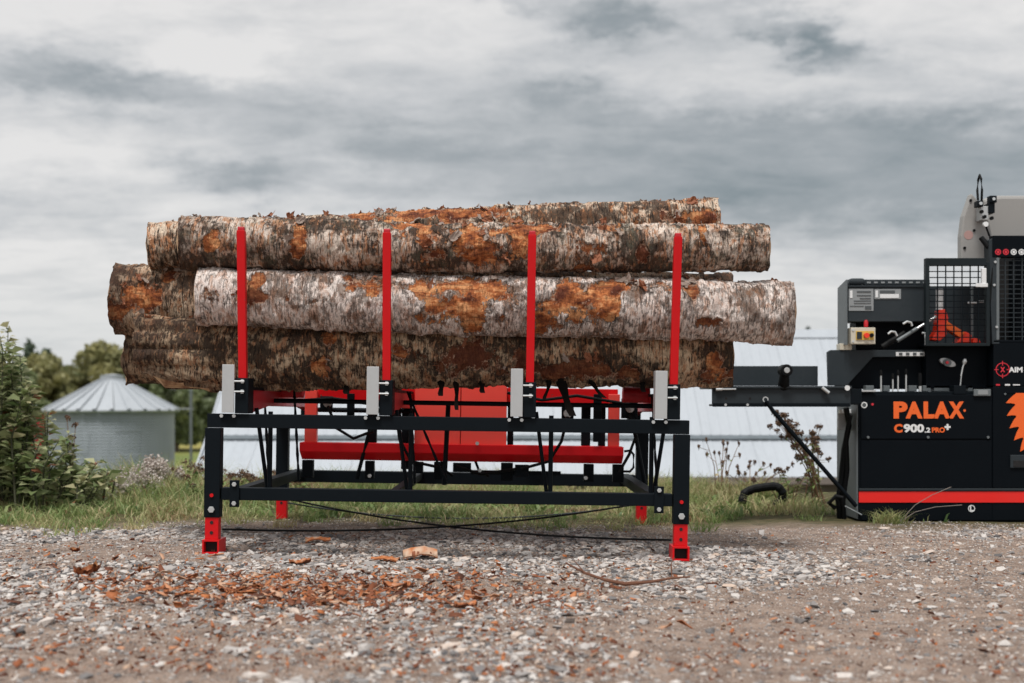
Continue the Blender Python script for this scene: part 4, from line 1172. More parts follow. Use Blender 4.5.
# motor box up left
mbx = part('motor_box', 'grey', 848.2, 930, 287, 321.5, YM + .10, YM + .31)
xs_ = P(847.6, 0, YM + .08).x
MB(MO).prismx([(YM + .08, P(0, 279.5, YM + .08).z), (YM + .08, P(0, 345, YM + .08).z), (YM + .31, P(0, 345, YM + .31).z), (YM + .31, P(0, 288, YM + .31).z)], xs_ - .012, xs_).build('box_side', M['grey_light'], mach, .002)
part('box_rear', 'black_panel', 856, 930, 322, 350, YM + .25, YM + .42)
part('box_top', 'grey', 848, 930, 285.3, 286.8, YM + .09, YM + .32, mbx, .001)
vent = part('vent_rail', 'grey', 864, 930, 279.5, 285, YM + .14, YM + .18)
for i in range(9):
    part('vent_slot', 'label', 867 + i * 7.0, 870.8 + i * 7.0, 281.6, 283.2, YM + .137, YM + .1395, vent, 0)
part('cap', 'grey', 850, 865.5, 278, 285, YM + .12, YM + .24, bevel=.02)
lb = part('instruction_label', 'label', 848.8, 873.5, 288.8, 310.8, YM + .096, YM + .0995, mbx, 0)
for (a, b, c, d) in ((857, 871, 291, 292.5), (857, 871, 295, 296), (860, 871, 298, 299), (854, 871, 300.5, 301.3), (854, 871, 303, 303.6), (865, 871.5, 306, 309.4), (850, 864, 305.8, 306.4)):
    part('label_print', 'label_dark', a, b, c, d, YM + .093, YM + .0955, lb, 0)
part('label_print', 'white', 850, 852.5, 290.5, 298, YM + .093, YM + .0955, lb, 0)
lb = part('type_plate', 'label', 874.5, 901, 289, 299, YM + .096, YM + .0995, mbx, 0)
part('label_print', 'white', 880, 899, 294, 298, YM + .093, YM + .0955, lb, 0)
part('label_print', 'label_dark', 880, 895, 290.4, 293.3, YM + .093, YM + .0955, lb, 0)
part('label_print', 'white', 875.5, 878, 290.5, 297.5, YM + .093, YM + .0955, lb, 0)
sw = part('switch_box', 'cream', 851, 875.5, 327.5, 344, YM + .06, YM + .16)
part('switch_plate', 'yellow', 856, 874, 331, 340, YM + .055, YM + .0595, sw, .001)
part('switch_plate', 'grey', 857, 862, 331.8, 339, YM + .050, YM + .0545, sw, .001)
pcyl('emergency_button', 'orangered', 866, 335.5, YM + .055, .020, .025, 16, sw)
pcyl('push_button', 'rubber', 871.3, 335.3, YM + .055, .016, .015, 14, sw)
MB(MO).tube([P(866, 327, YM + .1), P(866, 322.5, YM + .1), P(866, 320, YM + .1)], [.016, .018, .010], 10).build('beacon', M['red_deep'], sw, smooth=True)
for py in (330, 341.5): pcyl('bolt', 'bolt', 853, py, YM + .06, .009, .005, 8, sw)
part('mounting_foot', 'cream', 840, 852, 343.5, 350, YM + .15, YM + .25, bevel=.004)
# hydraulic cylinder and rods
MB(MO).tube([P(882, 347, YM + .05), P(905, 333, YM + .05)], .022, 14).build('hydraulic_cylinder', M['rubber'], mach, smooth=True)
MB(MO).tube([P(897, 341, YM + .03), P(917, 328.5, YM + .03)], .015, 14).build('cylinder_rod', M['grey_light'], mach, smooth=True)
MB(MO).tube([P(917, 328.5, YM + .03), P(936, 316.5, YM + .03)], .010, 12).build('piston_rod', M['bolt'], mach, smooth=True)
for pp in ([(888, 334), (891, 331.5), (895, 332), (897, 336)], [(903, 324), (907, 321.5), (911, 322.5), (912, 326)], [(922, 333), (925.5, 333), (925.5, 345)]):
    MB(MO).tube([P(a, b, YM + .0) for a, b in pp], .009, 8).build('hydraulic_pipe', M['bolt'], mach, smooth=True)
part('scale_sticker', 'white', 896, 925, 352, 356, YM + .153, YM + .159, bevel=0)
for i in range(4): part('sticker_print', 'label_dark', 899 + i * 7, 902.5 + i * 7, 352.6, 355.3, YM + .150, YM + .1525, bevel=0)
# mesh guard in front of the splitter
YG = YM - .02
gd = MB(MO)
for b in ((926, 929.6, 258, 346), (986.5, 990, 262, 346), (929.6, 986.5, 258, 265.5), (929.6, 986.5, 343.2, 346)): gd.pbox(*b, YG, YG + .05)
guard = gd.build('mesh_guard', M['cage'], mach, .003)
gm = MB(MO)
for i in range(1, 7): gm.pbox(929.6 + i * 8.15 - .5, 929.6 + i * 8.15 + .5, 265.5, 343.2, YG + .020, YG + .028)
for j in range(1, 13): gm.pbox(929.6, 986.5, 265.5 + j * 5.98 - .45, 265.5 + j * 5.98 + .45, YG + .028, YG + .036)
gm.build('wire_grid', M['black'], guard)
part('guard_back', 'grey', 928, 990, 286, 346, YM + .42, YM + .45)
part('guard_floor', 'black_panel', 927, 992, 343, 346, YM + .035, YM + .42)
# red splitting parts behind the mesh
pol('splitter_arm', 'orangered', [(939, 310), (946, 309), (948.5, 318), (947, 335), (940, 341), (932, 340), (933.5, 336), (937, 330)], YM + .06, YM + .16, bevel=.006)
pol('splitter_link', 'orange', [(947, 321), (966, 333), (962, 339), (945.5, 328)], YM + .05, YM + .12, bevel=.005)
pol('splitter_foot', 'orangered', [(965, 331), (972, 335), (971, 342.5), (957, 342.8), (961, 337)], YM + .05, YM + .15, bevel=.005)
pol('splitter_tip', 'orangered', [(974, 338), (979, 338.5), (981, 342.8), (973, 342.8)], YM + .06, YM + .16, bevel=.004)
MB(MO).tube([P(939.5, 310, YM + .1), P(939.5, 289, YM + .1)], .028, 12).build('splitter_cylinder', M['white'], mach, smooth=True)
part('guide_bar', 'grey_light', 971.5, 973.4, 287, 344, YM + .12, YM + .15, bevel=.001)
for (a, b, c, d) in ((969, 977, 301, 303.4), (979, 984, 300.5, 302.5)): part('clip', 'white', a, b, c, d, YM + .10, YM + .13, bevel=.002)
# white post and corner hardware
wp = part('white_bracket', 'white', 982, 986.6, 268, 287, YM - .05, YM - .025)
part('bracket_foot', 'white', 976, 988, 283.2, 287, YM - .056, YM - .0505, wp)
corner = pol('corner_post', 'grey', [(989, 240), (993, 238), (997.5, 262), (999.5, 344), (992.5, 344), (990.5, 300)], YM - .01, YM + .09)
for (px, py) in ((996.5, 327), (995, 262), (994, 285)): pcyl('bolt', 'steel', px, py, YM - .01, .010, .008, 8, corner)
# right hand mesh door with symbols
hb = part('guard_header', 'black_panel', 992.5, 1130, 235.5, 257, YM - .015, YM + .05)
for i, mt in enumerate(('redprint', 'redprint', 'white', 'white', 'white', 'redprint')):
    px = 998 + i * 7.8
    o_ = ring(MB(MO), px, 252, YM - .0155, .016, .023).build('safety_symbol', M[mt], hb)
    part('symbol_print', mt, px - 1.0, px + 1.4, 250.6, 253.4, YM - .018, YM - .0155, o_, 0)
part('door_edge', 'grey_light', 996.5, 999.5, 257.5, 340, YM - .012, YM + .02)
gm = MB(MO)
for i in range(0, 17): gm.pbox(1005.5 + i * 8.4 - .45, 1005.5 + i * 8.4 + .45, 257, 340, YM + .004, YM + .012)
for j in range(0, 17): gm.pbox(999.5, 1130, 260.5 + j * 4.75 - .4, 260.5 + j * 4.75 + .4, YM + .012, YM + .019)
gm.build('wire_grid', M['grey'], mach)
part('door_sill', 'black_panel', 993, 1130, 340, 342.5, YM - .01, YM + .04)
part('inner_housing', 'dark_hole', 1000, 1130, 257, 341, YM + .30, YM + .55)
part('inner_column', 'black_panel', 1016, 1060, 258, 340, YM + .15, YM + .28)
# saw cover on top
cv = MB(MO); 
pol('saw_cover', 'cover', [(984, 198), (1000, 195), (1130, 195), (1130, 262), (984, 262)], YM + .30, YM + .60, bevel=.03)
pol('saw_cover_side', 'cover', [(961, 262), (961, 236), (963.5, 216), (968, 203), (971.5, 193), (975.5, 197), (984, 209), (989.5, 222), (993, 238), (994, 262)], YM + .18, YM + .26, bevel=.012)
for (px, py) in ((970.5, 200.5), (974, 230.5), (964.5, 248)): pcyl('bolt', 'rubber', px, py, YM + .18, .011, .008, 10)
pcyl('faded_sticker', 'faded', 968.5, 235, YM + .18, .036, .002, 20)
vb = part('valve_block', 'steel', 981, 988.5, 206, 220, YM + .08, YM + .17)
part('valve_cap', 'black', 988.5, 995, 203, 213, YM + .07, YM + .17, vb)
part('valve_cap', 'black', 990, 997, 195.5, 202.5, YM + .06, YM + .12, vb)
part('valve_cap', 'black', 977.5, 983.5, 200.5, 206.5, YM + .06, YM + .13, vb)
pcyl('fitting', 'bolt', 980.5, 203.5, YM + .06, .013, .01, 10, vb); pcyl('fitting', 'bolt', 993.5, 199, YM + .06, .012, .01, 10, vb)
pcyl('fitting', 'white', 985, 224.5, YM + .06, .020, .02, 10, vb)
for px, py in ((981, 212), (991, 218.5), (984, 217)): pcyl('fitting', 'rubber', px, py, YM + .07, .014, .02, 10, vb)
hl = [(978, 200), (977.3, 190), (978.2, 180), (979.7, 175), (981.2, 179), (982, 190), (981.6, 201)]
MB(MO).tube([P(a, b, YM + .1 + .03 * math.sin(i)) for i, (a, b) in enumerate(hl)], .009, 8).build('hydraulic_hose', M['rubber'], mach, smooth=True)
MB(MO).tube([P(981, 237.5, YM + .05), P(988.5, 247, YM + .02)], [.020, .022], 12).build('grip_handle', M['rubber'], mach, smooth=True)
MB(MO).tube([P(988.5, 247, YM + .04), P(990, 254, YM + .05), P(988, 268, YM + .02), P(990, 284, YM + .03)], .010, 8).build('cable', M['steel'], mach, smooth=True)
MB(MO).tube([P(985, 224, YM + .06), P(991, 240, YM + .06), P(993, 258, YM + .0), P(990, 300, YM - .015)], .008, 8).build('cable', M['rubber'], mach, smooth=True)

# in-feed table sticking out to the left
YI = YM - .12
tb = MB(MO)
tb.pbox(712, 851, 388.5, 404, YI, YI + .012)
tb.pbox(711, 852, 386.0, 388.4, YI - .02, YI + .50)
tb.pbox(712, 851, 404.05, 406.2, YI - .012, YI + .12)
table = tb.build('infeed_table', M['grey'], mach, .003)
part('table_side', 'grey', 724.5, 818, 366, 385.8, YI + .42, YI + .44, table)
part('table_lip', 'black', 712.5, 850, 403.2, 406.8, YI - .018, YI - .0125, table, .001)
tr_ = MB(MO).tube([P(783, 389, YI + .05), P(784, 381, YI - .02), P(784.5, 372, YI - .03)], [.046, .040, .034], 16).build('roller_handle', M['rubber'], table, smooth=True)
p = P(785, 370.5, YI - .02)
MB(MO).cyl(p + Vector((0, .06, 0)), p + Vector((0, -.06, 0)), .046, 20).build('roller_knob', M['rubber'], tr_, .008)
MB(MO).cyl(p + Vector((0, -.055, 0)), p + Vector((0, -.066, 0)), .022, 14).build('knob_cap', M['steel'], tr_, .003)
MB(MO).tube([P(716, 389.5, YI - .02), P(722, 389.3, YI - .02), P(722.2, 389.3, YI - .02), P(736, 389.2, YI - .02)], [.012, .012, .007, .006], 8).build('tension_bolt', M['bolt'], table, smooth=True)
MB(MO).tube([P(822, 387.5, YI - .02), P(829, 393, YI - .03)], .014, 10).build('locking_pin', M['bolt'], table, smooth=True)
pcyl('bolt', 'white', 847, 388, YI - .015, .020, .012, 14, table)
for px in (726, 750): pcyl('hole', 'dark_hole', px, 398.5, YI - .0005, .010, .001, 12, table)
for px in (725.5, 747.5): pcyl('bolt', 'bolt', px, 404.8, YI - .018, .010, .006, 8, table)
ring(MB(MO), 765.5, 399.5, YI - .012, .014, .022).build('eye_bolt', M['bolt'], table)
MB(MO).tube([P(766, 401, YI - .03), P(773, 411, YI - .02), P(856, 506, YM - .04)], [.014, .017, .017], 12).build('support_strut', M['black'], table, smooth=True)
part('table_hinge', 'black', 850, 862, 388.8, 404, YI + .0, YM - .013, table)
# left end: galvanised upright, hoses, latch
endp = part('end_upright', 'grey_light', 846, 857, 407, 520, YM + .28, YM + .34)
part('latch', 'white', 840, 853, 409.5, 413.5, YM + .15, YM + .20, endp)
part('latch_plate', 'steel', 838, 851, 412, 430, YM + .20, YM + .23, endp)
for (pp, r_) in (([(846, 408), (849, 425), (844, 450), (841, 480), (838, 500), (840, 519)], .022), ([(850, 415), (846, 440), (847, 470), (843, 500), (844, 519)], .020), ([(843, 498), (836, 496), (829, 503), (835, 508)], .018)):
    MB(MO).tube([P(a, b, YM + .08 + .02 * i) for i, (a, b) in enumerate(pp)], r_, 10).build('hydraulic_hose', M['rubber'], mach, smooth=True)
for py in (470, 486): part('hose_clip', 'bolt', 853.5, 857, py, py + 2, YM + .26, YM + .279, endp, .001)
MB(MO).tube([P(845, 506, YM + .05), P(862, 515, YM - .02)], .006, 6).build('ground_wire', M['grey_light'], mach)

# ================================================================== GRAVEL, GRASS, LITTER
def rocks():
    phi = (1 + 5 ** .5) / 2
    ico = np.array([(-1, phi, 0), (1, phi, 0), (-1, -phi, 0), (1, -phi, 0), (0, -1, phi), (0, 1, phi), (0, -1, -phi), (0, 1, -phi), (phi, 0, -1), (phi, 0, 1), (-phi, 0, -1), (-phi, 0, 1)], float)
    ico /= np.linalg.norm(ico[0])
    tri = np.array([(0,11,5),(0,5,1),(0,1,7),(0,7,10),(0,10,11),(1,5,9),(5,11,4),(11,10,2),(10,7,6),(7,1,8),(3,9,4),(3,4,2),(3,2,6),(3,6,8),(3,8,9),(4,9,5),(2,4,11),(6,2,10),(8,6,7),(9,8,1)])
    g = np.random.default_rng(31)
    n0 = 80000
    u = g.random(n0)
    y = np.sqrt(2.9 ** 2 + u * (9.3 ** 2 - 2.9 ** 2))
    x = (g.random(n0) - .5) * (0.98 * y + 1.6)
    p = np.stack([x, y, 0 * x], 1)
    bare = sstep(fbm(p * .75 + 40, 4) + .22 * sstep(x, .3, 2.5) * (1 - sstep(y, 7.2, 8.4)) + .10 * sstep(y, 3.0, 5.2) * 0, .50, .66)
    keep = g.random(n0) > bare * .90
    keep &= g.random(n0) > sstep(y + (fbm(p * .9 + 5, 3) - .5) * 1.6, 7.6, 8.4)
    x, y = x[keep], y[keep]; n = len(x)
    s = np.clip(np.exp(g.normal(math.log(.0084), .52, n)), .0035, .032)
    var = np.array([ico * (0.50 + 0.85 * g.random((12, 1))) for _ in range(12)])
    v = var[g.integers(0, 12, n)] * (s[:, None, None] * np.stack([.9 + .8 * g.random(n), .7 + .5 * g.random(n), .35 + .40 * g.random(n)], 1)[:, None, :])
    th = g.random(n) * 6.283; c, sn = np.cos(th), np.sin(th)
    tl = g.normal(0, .3, n); ct, st = np.cos(tl), np.sin(tl)
    X, Yv, Z = v[..., 0], v[..., 1], v[..., 2]
    Y2 = Yv * ct[:, None] - Z * st[:, None]; Z2 = Yv * st[:, None] + Z * ct[:, None]
    X3 = X * c[:, None] - Y2 * sn[:, None]; Y3 = X * sn[:, None] + Y2 * c[:, None]
    z = terrain(x, y) + s * .15
    V = np.stack([X3 + x[:, None], Y3 + y[:, None], Z2 + z[:, None]], -1).reshape(-1, 3)
    f = (tri[None] + (np.arange(n) * 12)[:, None, None]).reshape(-1, 3)
    o = np_mesh('gravel', V, f, M['stone'], np.repeat(g.random(n), 12))
    o.data.polygons.foreach_set('use_smooth', [False] * len(o.data.polygons))
    tag(o, 'loose grey crushed stone scattered over the brown yard', 'gravel', kind='stuff')
rocks()
def grit():
    g = np.random.default_rng(32); n = 36000
    y = np.sqrt(2.9 ** 2 + g.random(n) * (8.9 ** 2 - 2.9 ** 2)); x = (g.random(n) - .5) * (0.98 * y + 1.0)
    k = (y + (fbm(np.stack([x, y, 0 * x], 1) * .9 + 5, 3) - .5) * 1.2) < 8.5
    x, y = x[k], y[k]; n = len(x)
    s = .003 + .005 * g.random(n) ** 1.5
    o8 = np.array([(1, 0, 0), (-1, 0, 0), (0, 1, 0), (0, -1, 0), (0, 0, .7), (0, 0, -.7)], float)
    th = g.random(n) * 6.283; c, sn = np.cos(th)[:, None], np.sin(th)[:, None]
    v = o8[None] * s[:, None, None] * (.6 + .8 * g.random((n, 6, 1)))
    z = terrain(x, y) + s * .2
    V = np.stack([v[..., 0] * c - v[..., 1] * sn + x[:, None], v[..., 0] * sn + v[..., 1] * c + y[:, None], v[..., 2] + z[:, None]], -1).reshape(-1, 3)
    t8 = np.array([(0,2,4),(2,1,4),(1,3,4),(3,0,4),(2,0,5),(1,2,5),(3,1,5),(0,3,5)])
    o = np_mesh('grit', V, (t8[None] + (np.arange(n) * 6)[:, None, None]).reshape(-1, 3), M['stone'], np.repeat(g.random(n), 6))
    o.data.polygons.foreach_set('use_smooth', [False] * len(o.data.polygons))
    tag(o, 'fine stone grit between the larger gravel stones', 'grit', kind='stuff')
grit()

def blades(name, x, y, h, wd, lean, rnd, mat, seed, zoff=0.0):
    g = np.random.default_rng(seed); n = len(x)
    z = terrain(x, y) - .01 + zoff
    a = g.random(n) * 6.283; l = np.stack([np.cos(a), np.sin(a)], 1) * (lean * h)[:, None]
    b = g.random(n) * 6.283; sx, sy = np.cos(b) * wd, np.sin(b) * wd
    base = np.stack([x, y, z], 1)
    side = np.stack([sx, sy, 0 * sx], 1)
    m1 = base + np.c_[l * .30, h * .55]; tp = base + np.c_[l, h * (1 - .25 * lean)]
    V = np.stack([base - side, base + side, m1 - side * .75, m1 + side * .75, tp - side * .12, tp + side * .12], 1).reshape(-1, 3)
    i = (np.arange(n) * 6)[:, None]
    f = np.vstack([i + np.array([[0, 1, 3, 2]]), i + np.array([[2, 3, 5, 4]])])
    return np_mesh(name, V, f, mat, np.repeat(rnd, 6))

def in_machine(x, y, m=0.0):
    return (x > P(858, 0, YM).x - m) & (y > YM - m)
def verge():
    g = np.random.default_rng(77)
    n0 = 150000
    y = 7.4 + g.random(n0) ** .9 * 4.9
    x = (g.random(n0) - .5) * (1.02 * y + 2.0)
    p = np.stack([x, y, 0 * x], 1)
    nz = fbm(p * .9 + 5, 3) - .5
    edge = 7.92 + .30 * sstep(x, -2.2, -1.2) + .65 * sstep(x, 1.2, 2.0) + nz * 1.7 + (fbm(p * 4.0 + 11, 2) - .5) * .7
    cl = fbm(p * 2.6 + 3, 3)
    keep = (y > edge) & (g.random(n0) < sstep(y - edge, -.1, .7) * .85 + .12) & (g.random(n0) < sstep(cl, .28, .55) + .15)
    keep &= ~in_machine(x, y, .02)
    under = (np.abs(x - RX) < 1.5) & (y < 8.75)
    keep &= ~under | (g.random(n0) < .6)
    x, y, p = x[keep], y[keep], p[keep]; n = len(x)
    clump = fbm(p * 1.7 + 60, 3)
    h = (.06 + .19 * g.random(n) ** 1.3) * (.5 + .9 * sstep(y, 8.4, 10.8)) * (.35 + 1.25 * sstep(clump, .36, .66))
    h *= .66 * (1 - .15 * sstep(x, 1.3, 2.0)) * (1 + .35 * (1 - sstep(x, -3.0, -2.0)))
    tone = np.clip(.95 * fbm(p * 2.1 + 90, 3) + .50 * g.random(n) - .20 + .12 * sstep(x, -1, .5), 0, 1)
    tone = np.where(g.random(n) < .08, .80 + .2 * g.random(n), tone)
    o = blades('verge_grass', x, y, h, .0030 + .003 * g.random(n), .25 + 1.1 * g.random(n), tone, M['grass'], 5)
    tag(o, 'rough green and straw coloured grass along the yard edge', 'grass', kind='stuff')
    # taller ragged tufts, some reaching forward into the gravel
    nt_ = 230
    cy = 7.7 + 3.4 * g.random(nt_); cx = (g.random(nt_) - .5) * (1.0 * cy + 1.6)
    e2 = 7.95 + .25 * sstep(cx, -2.2, -1.2) + .75 * sstep(cx, 1.2, 2.0)
    k = (cy > e2 - .25 * g.random(nt_)) & ~in_machine(cx, cy, .25)
    cx, cy = cx[k], cy[k]; m_ = 46
    x = (cx[:, None] + g.normal(0, .05, (len(cx), m_))).ravel(); y = (cy[:, None] + g.normal(0, .05, (len(cx), m_))).ravel()
    hh = np.repeat(.06 + .15 * g.random(len(cx)) * (.45 + .7 * sstep(cy, 8.2, 10.2)), m_); tn_ = np.repeat(g.random(len(cx)), m_)
    k = ~in_machine(x, y, .03); x, y, hh, tn_ = x[k], y[k], hh[k], tn_[k]; n = len(x)
    o = blades('grass_tussocks', x, y, hh * (.5 + .7 * g.random(n)), .0025 + .0025 * g.random(n), .4 + 1.3 * g.random(n), np.clip(.15 + .6 * tn_ + .2 * g.random(n), 0, .95), M['grass'], 15)
    tag(o, 'taller ragged tussocks of yellow green grass along the verge', 'grass', kind='stuff')
    # broad weed leaves low in the grass
    n = 9000
    y = 8.6 + g.random(n) * 3.2; x = (g.random(n) - .5) * (1.02 * y + 1.5)
    p = np.stack([x, y, 0 * x], 1)
    k = (fbm(p * 1.5 + 200, 3) > .50) & ~in_machine(x, y, .03) & (y > 8.9 + (fbm(p * .9 + 5, 3) - .5) * 1.6)
    x, y = x[k], y[k]; n = len(x)
    o = blades('ground_weeds', x, y, .03 + .09 * g.random(n), .010 + .010 * g.random(n), .7 + .9 * g.random(n), np.clip(g.normal(.42, .22, n), 0, 1), M['grass'], 6, .01)
    tag(o, 'low broad leaved weeds mixed through the verge grass', 'weeds', kind='stuff')
verge()

def litter():
    g = np.random.default_rng(55)
    n1, n2 = 1600, 4200
    # a drift of bark in front of the rack, the rest thinly strewn
    px = np.r_[g.normal(315, 125, n1), g.random(n2) * 1150 - 60]
    py = np.r_[g.normal(592, 11, n1), 530 + 150 * g.random(n2) ** .8]
    keep = (py > 528) & (py < 690) & ((np.arange(n1 + n2) < n1) | ((px < 620) & (g.random(n1 + n2) < .9)) | (g.random(n1 + n2) < .45))
    px, py = px[keep], py[keep]
    y = H * F / (py - HOR); x = (px - 512) / F * y
    n = len(x)
    z = terrain(x, y) + .012 + .010 * g.random(n)
    L = np.where(np.arange(n) < n1, .006 + .027 * g.random(n) ** 2.0, .003 + .014 * g.random(n) ** 2.5); Wd = L * (.10 + .40 * g.random(n) ** 1.5)
    a = g.random(n) * 6.283
    u = np.stack([np.cos(a), np.sin(a), g.normal(0, .25, n)], 1); v_ = np.stack([-np.sin(a), np.cos(a), g.normal(0, .25, n)], 1)
    c = np.stack([x, y, z], 1); up = np.array([0, 0, 1.0])
    q = [c - u * L[:, None] - v_ * Wd[:, None], c + u * L[:, None] - v_ * Wd[:, None] * .7, c + u * L[:, None] * .8 + v_ * Wd[:, None] + up * .006, c - u * L[:, None] * .9 + v_ * Wd[:, None] + up * .004]
    q = [k + g.normal(0, 1, (n, 3)) * (L * .22)[:, None] for k in q]
    V = np.stack(q + [k - up * .003 for k in q], 1).reshape(-1, 3)
    i = (np.arange(n) * 8)[:, None]
    f = np.vstack([i + np.array([w_]) for w_ in ([0, 1, 2, 3], [0, 4, 5, 1], [1, 5, 6, 2], [2, 6, 7, 3], [3, 7, 4, 0])])
    o = np_mesh('bark_litter', V, f, M['bark_chip'], np.repeat(np.where(np.arange(n) < n1, g.random(n), g.random(n) ** 1.4), 8))
    tag(o, 'reddish bark crumbs drifted on the gravel before the rack', 'bark litter', kind='stuff')
litter()

def curled(name, px, py, L, Wd, curl, mat, label, cat, rz=0.0, seed=0, th=.006, tn=.75, roll=0.0, group=None):
    g = np.random.default_rng(seed)
    Y = H * F / (py - HOR); b = P(px, py, Y); zt = float(terrain(np.array([b.x]), np.array([Y]))[0])
    nu, nv = 9, 6
    top = []; 
    for i in range(nu):
        for j in range(nv):
            u = i / (nu - 1) - .5; v = j / (nv - 1) - .5
            e = (1 - 1.2 * u * u) * (1 + .15 * g.normal())
            top.append((u * L, v * Wd * e, curl * (v * 2) ** 2 + curl * .6 * (u * 2) ** 2 + .004 * g.normal() + th + .008))
    V = np.array(top); V[:, 2] -= V[:, 2].min() - th; V2 = V.copy(); V2[:, 2] -= th
    n = nu * nv
    fs = [[i * nv + j, (i + 1) * nv + j, (i + 1) * nv + j + 1, i * nv + j + 1] for i in range(nu - 1) for j in range(nv - 1)]
    fs += [[q_ + n for q_ in f[::-1]] for f in fs]
    rim_ = [i * nv for i in range(nu)] + [(nu - 1) * nv + j for j in range(1, nv)] + [i * nv + nv - 1 for i in range(nu - 2, -1, -1)] + [j for j in range(nv - 2, 0, -1)]
    fs += [[rim_[k], rim_[(k + 1) % len(rim_)], rim_[(k + 1) % len(rim_)] + n, rim_[k] + n] for k in range(len(rim_))]
    o = np_mesh(name, np.vstack([V, V2]), fs, M[mat], np.clip(np.r_[g.normal(tn, .15, n), g.normal(.3, .15, n)], 0, 1), smooth=True)
    o.location = (b.x, Y, zt); o.rotation_euler = (roll, 0, rz)
    tag(o, label, cat, group)
    return o
curled('bark_slab', 420, 558, .20, .13, -.040, 'bark_chip', 'large curled pale bark slab on gravel under the rack', 'bark', .15, 1, tn=.97)
curled('bark_slab', 385, 560, .17, .07, -.012, 'bark_chip', 'flat orange bark piece just left of the curled slab', 'bark', -.3, 2)
curled('bark_slab', 318, 544, .16, .06, -.014, 'bark_chip', 'dull flat bark piece in shade under the rack, behind the others', 'bark', .2, 3)
curled('bark_slab', 300, 566, .12, .05, .012, 'bark_chip', 'small rusty bark piece right of the left front foot', 'bark', .5, 4)
curled('bark_slab', 232, 595, .12, .05, .010, 'bark_chip', 'orange bark piece at the left end of the bark drift', 'bark', .1, 5)
curled('bark_slab', 396, 590, .12, .05, .025, 'bark_chip', 'tan bark piece in the middle of the bark drift', 'bark', -.2, 6)
curled('bark_slab', 466, 607, .10, .04, .015, 'bark_chip', 'dark bark piece at the right end of the bark drift', 'bark', .3, 7)
curled('dry_leaf', 75, 553, .055, .05, .012, 'dryleaf', 'single orange leaf on gravel near the grass at left', 'leaf', .3, 8, .002)
curled('dry_leaf', 84, 581, .10, .07, .03, 'dryleaf', 'curled brown leaf, biggest of the leaf cluster at far left', 'leaf', .9, 9, .002, .5)
curled('dry_leaf', 95, 577, .08, .05, .03, 'dryleaf', 'upright brown leaf standing in the cluster at far left', 'leaf', 1.4, 10, .002, 1.1)
curled('dry_leaf', 94, 588, .06, .05, .008, 'dryleaf', 'yellow orange leaf lying flat before the leaf cluster', 'leaf', .2, 11, .002)
curled('dry_leaf', 141, 578, .05, .03, .02, 'dryleaf', 'small dark leaf on edge right of the leaf cluster', 'leaf', 1.2, 12, .002, 1.0)

def twig():
    Y0 = 5.9
    pts = [(566, 563), (585, 573), (605, 580), (625, 584), (650, 582), (672, 578), (690, 577)]
    V = []
    for i, (a, b) in enumerate(pts):
        Y = H * F / (b + 4 - HOR); p_ = P(a, b, Y); V.append(p_)
    root = MB(V[3]).tube(V, [.005, .007, .008, .011, .008, .006, .004], 7).build('twig', M['twig'], None, smooth=True)
    root.location = V[3]
    MB(V[3]).tube([V[1], V[1] + Vector((-.05, .10, .05))], [.004, .002], 6).build('side_shoot', M['twig'], root)
    MB(V[3]).tube([V[5], V[5] + Vector((.0, .03, .07)), V[5] + Vector((.02, .03, .10))], [.004, .003, .002], 6).build('side_shoot', M['twig'], root)
    tag(root, 'thin bent brown twig on gravel near the right front foot', 'twig')
twig()

# ================================================================== PLANTS ON THE BANK
def leaf_shape(n, pos, dirv, nrm, ln, wd, fold=.25):
    # folded pointed leaf: base, left, right, tip, mid
    d = dirv / np.linalg.norm(dirv, axis=1)[:, None]
    s = np.cross(d, nrm); s /= (np.linalg.norm(s, axis=1)[:, None] + 1e-9)
    u = np.cross(s, d)
    L = ln[:, None]; Wd = wd[:, None]
    b = pos; tip = pos + d * L - u * L * .18
    l = pos + d * L * .45 + s * Wd + u * Wd * fold; r_ = pos + d * L * .45 - s * Wd + u * Wd * fold
    m_ = pos + d * L * .5
    V = np.stack([b, l, tip, r_, m_], 1).reshape(-1, 3)
    i = (np.arange(n) * 5)[:, None]
    f = np.vstack([i + np.array([w_]) for w_ in ([0, 4, 1], [1, 4, 2], [0, 3, 4], [3, 2, 4])])
    return V, f

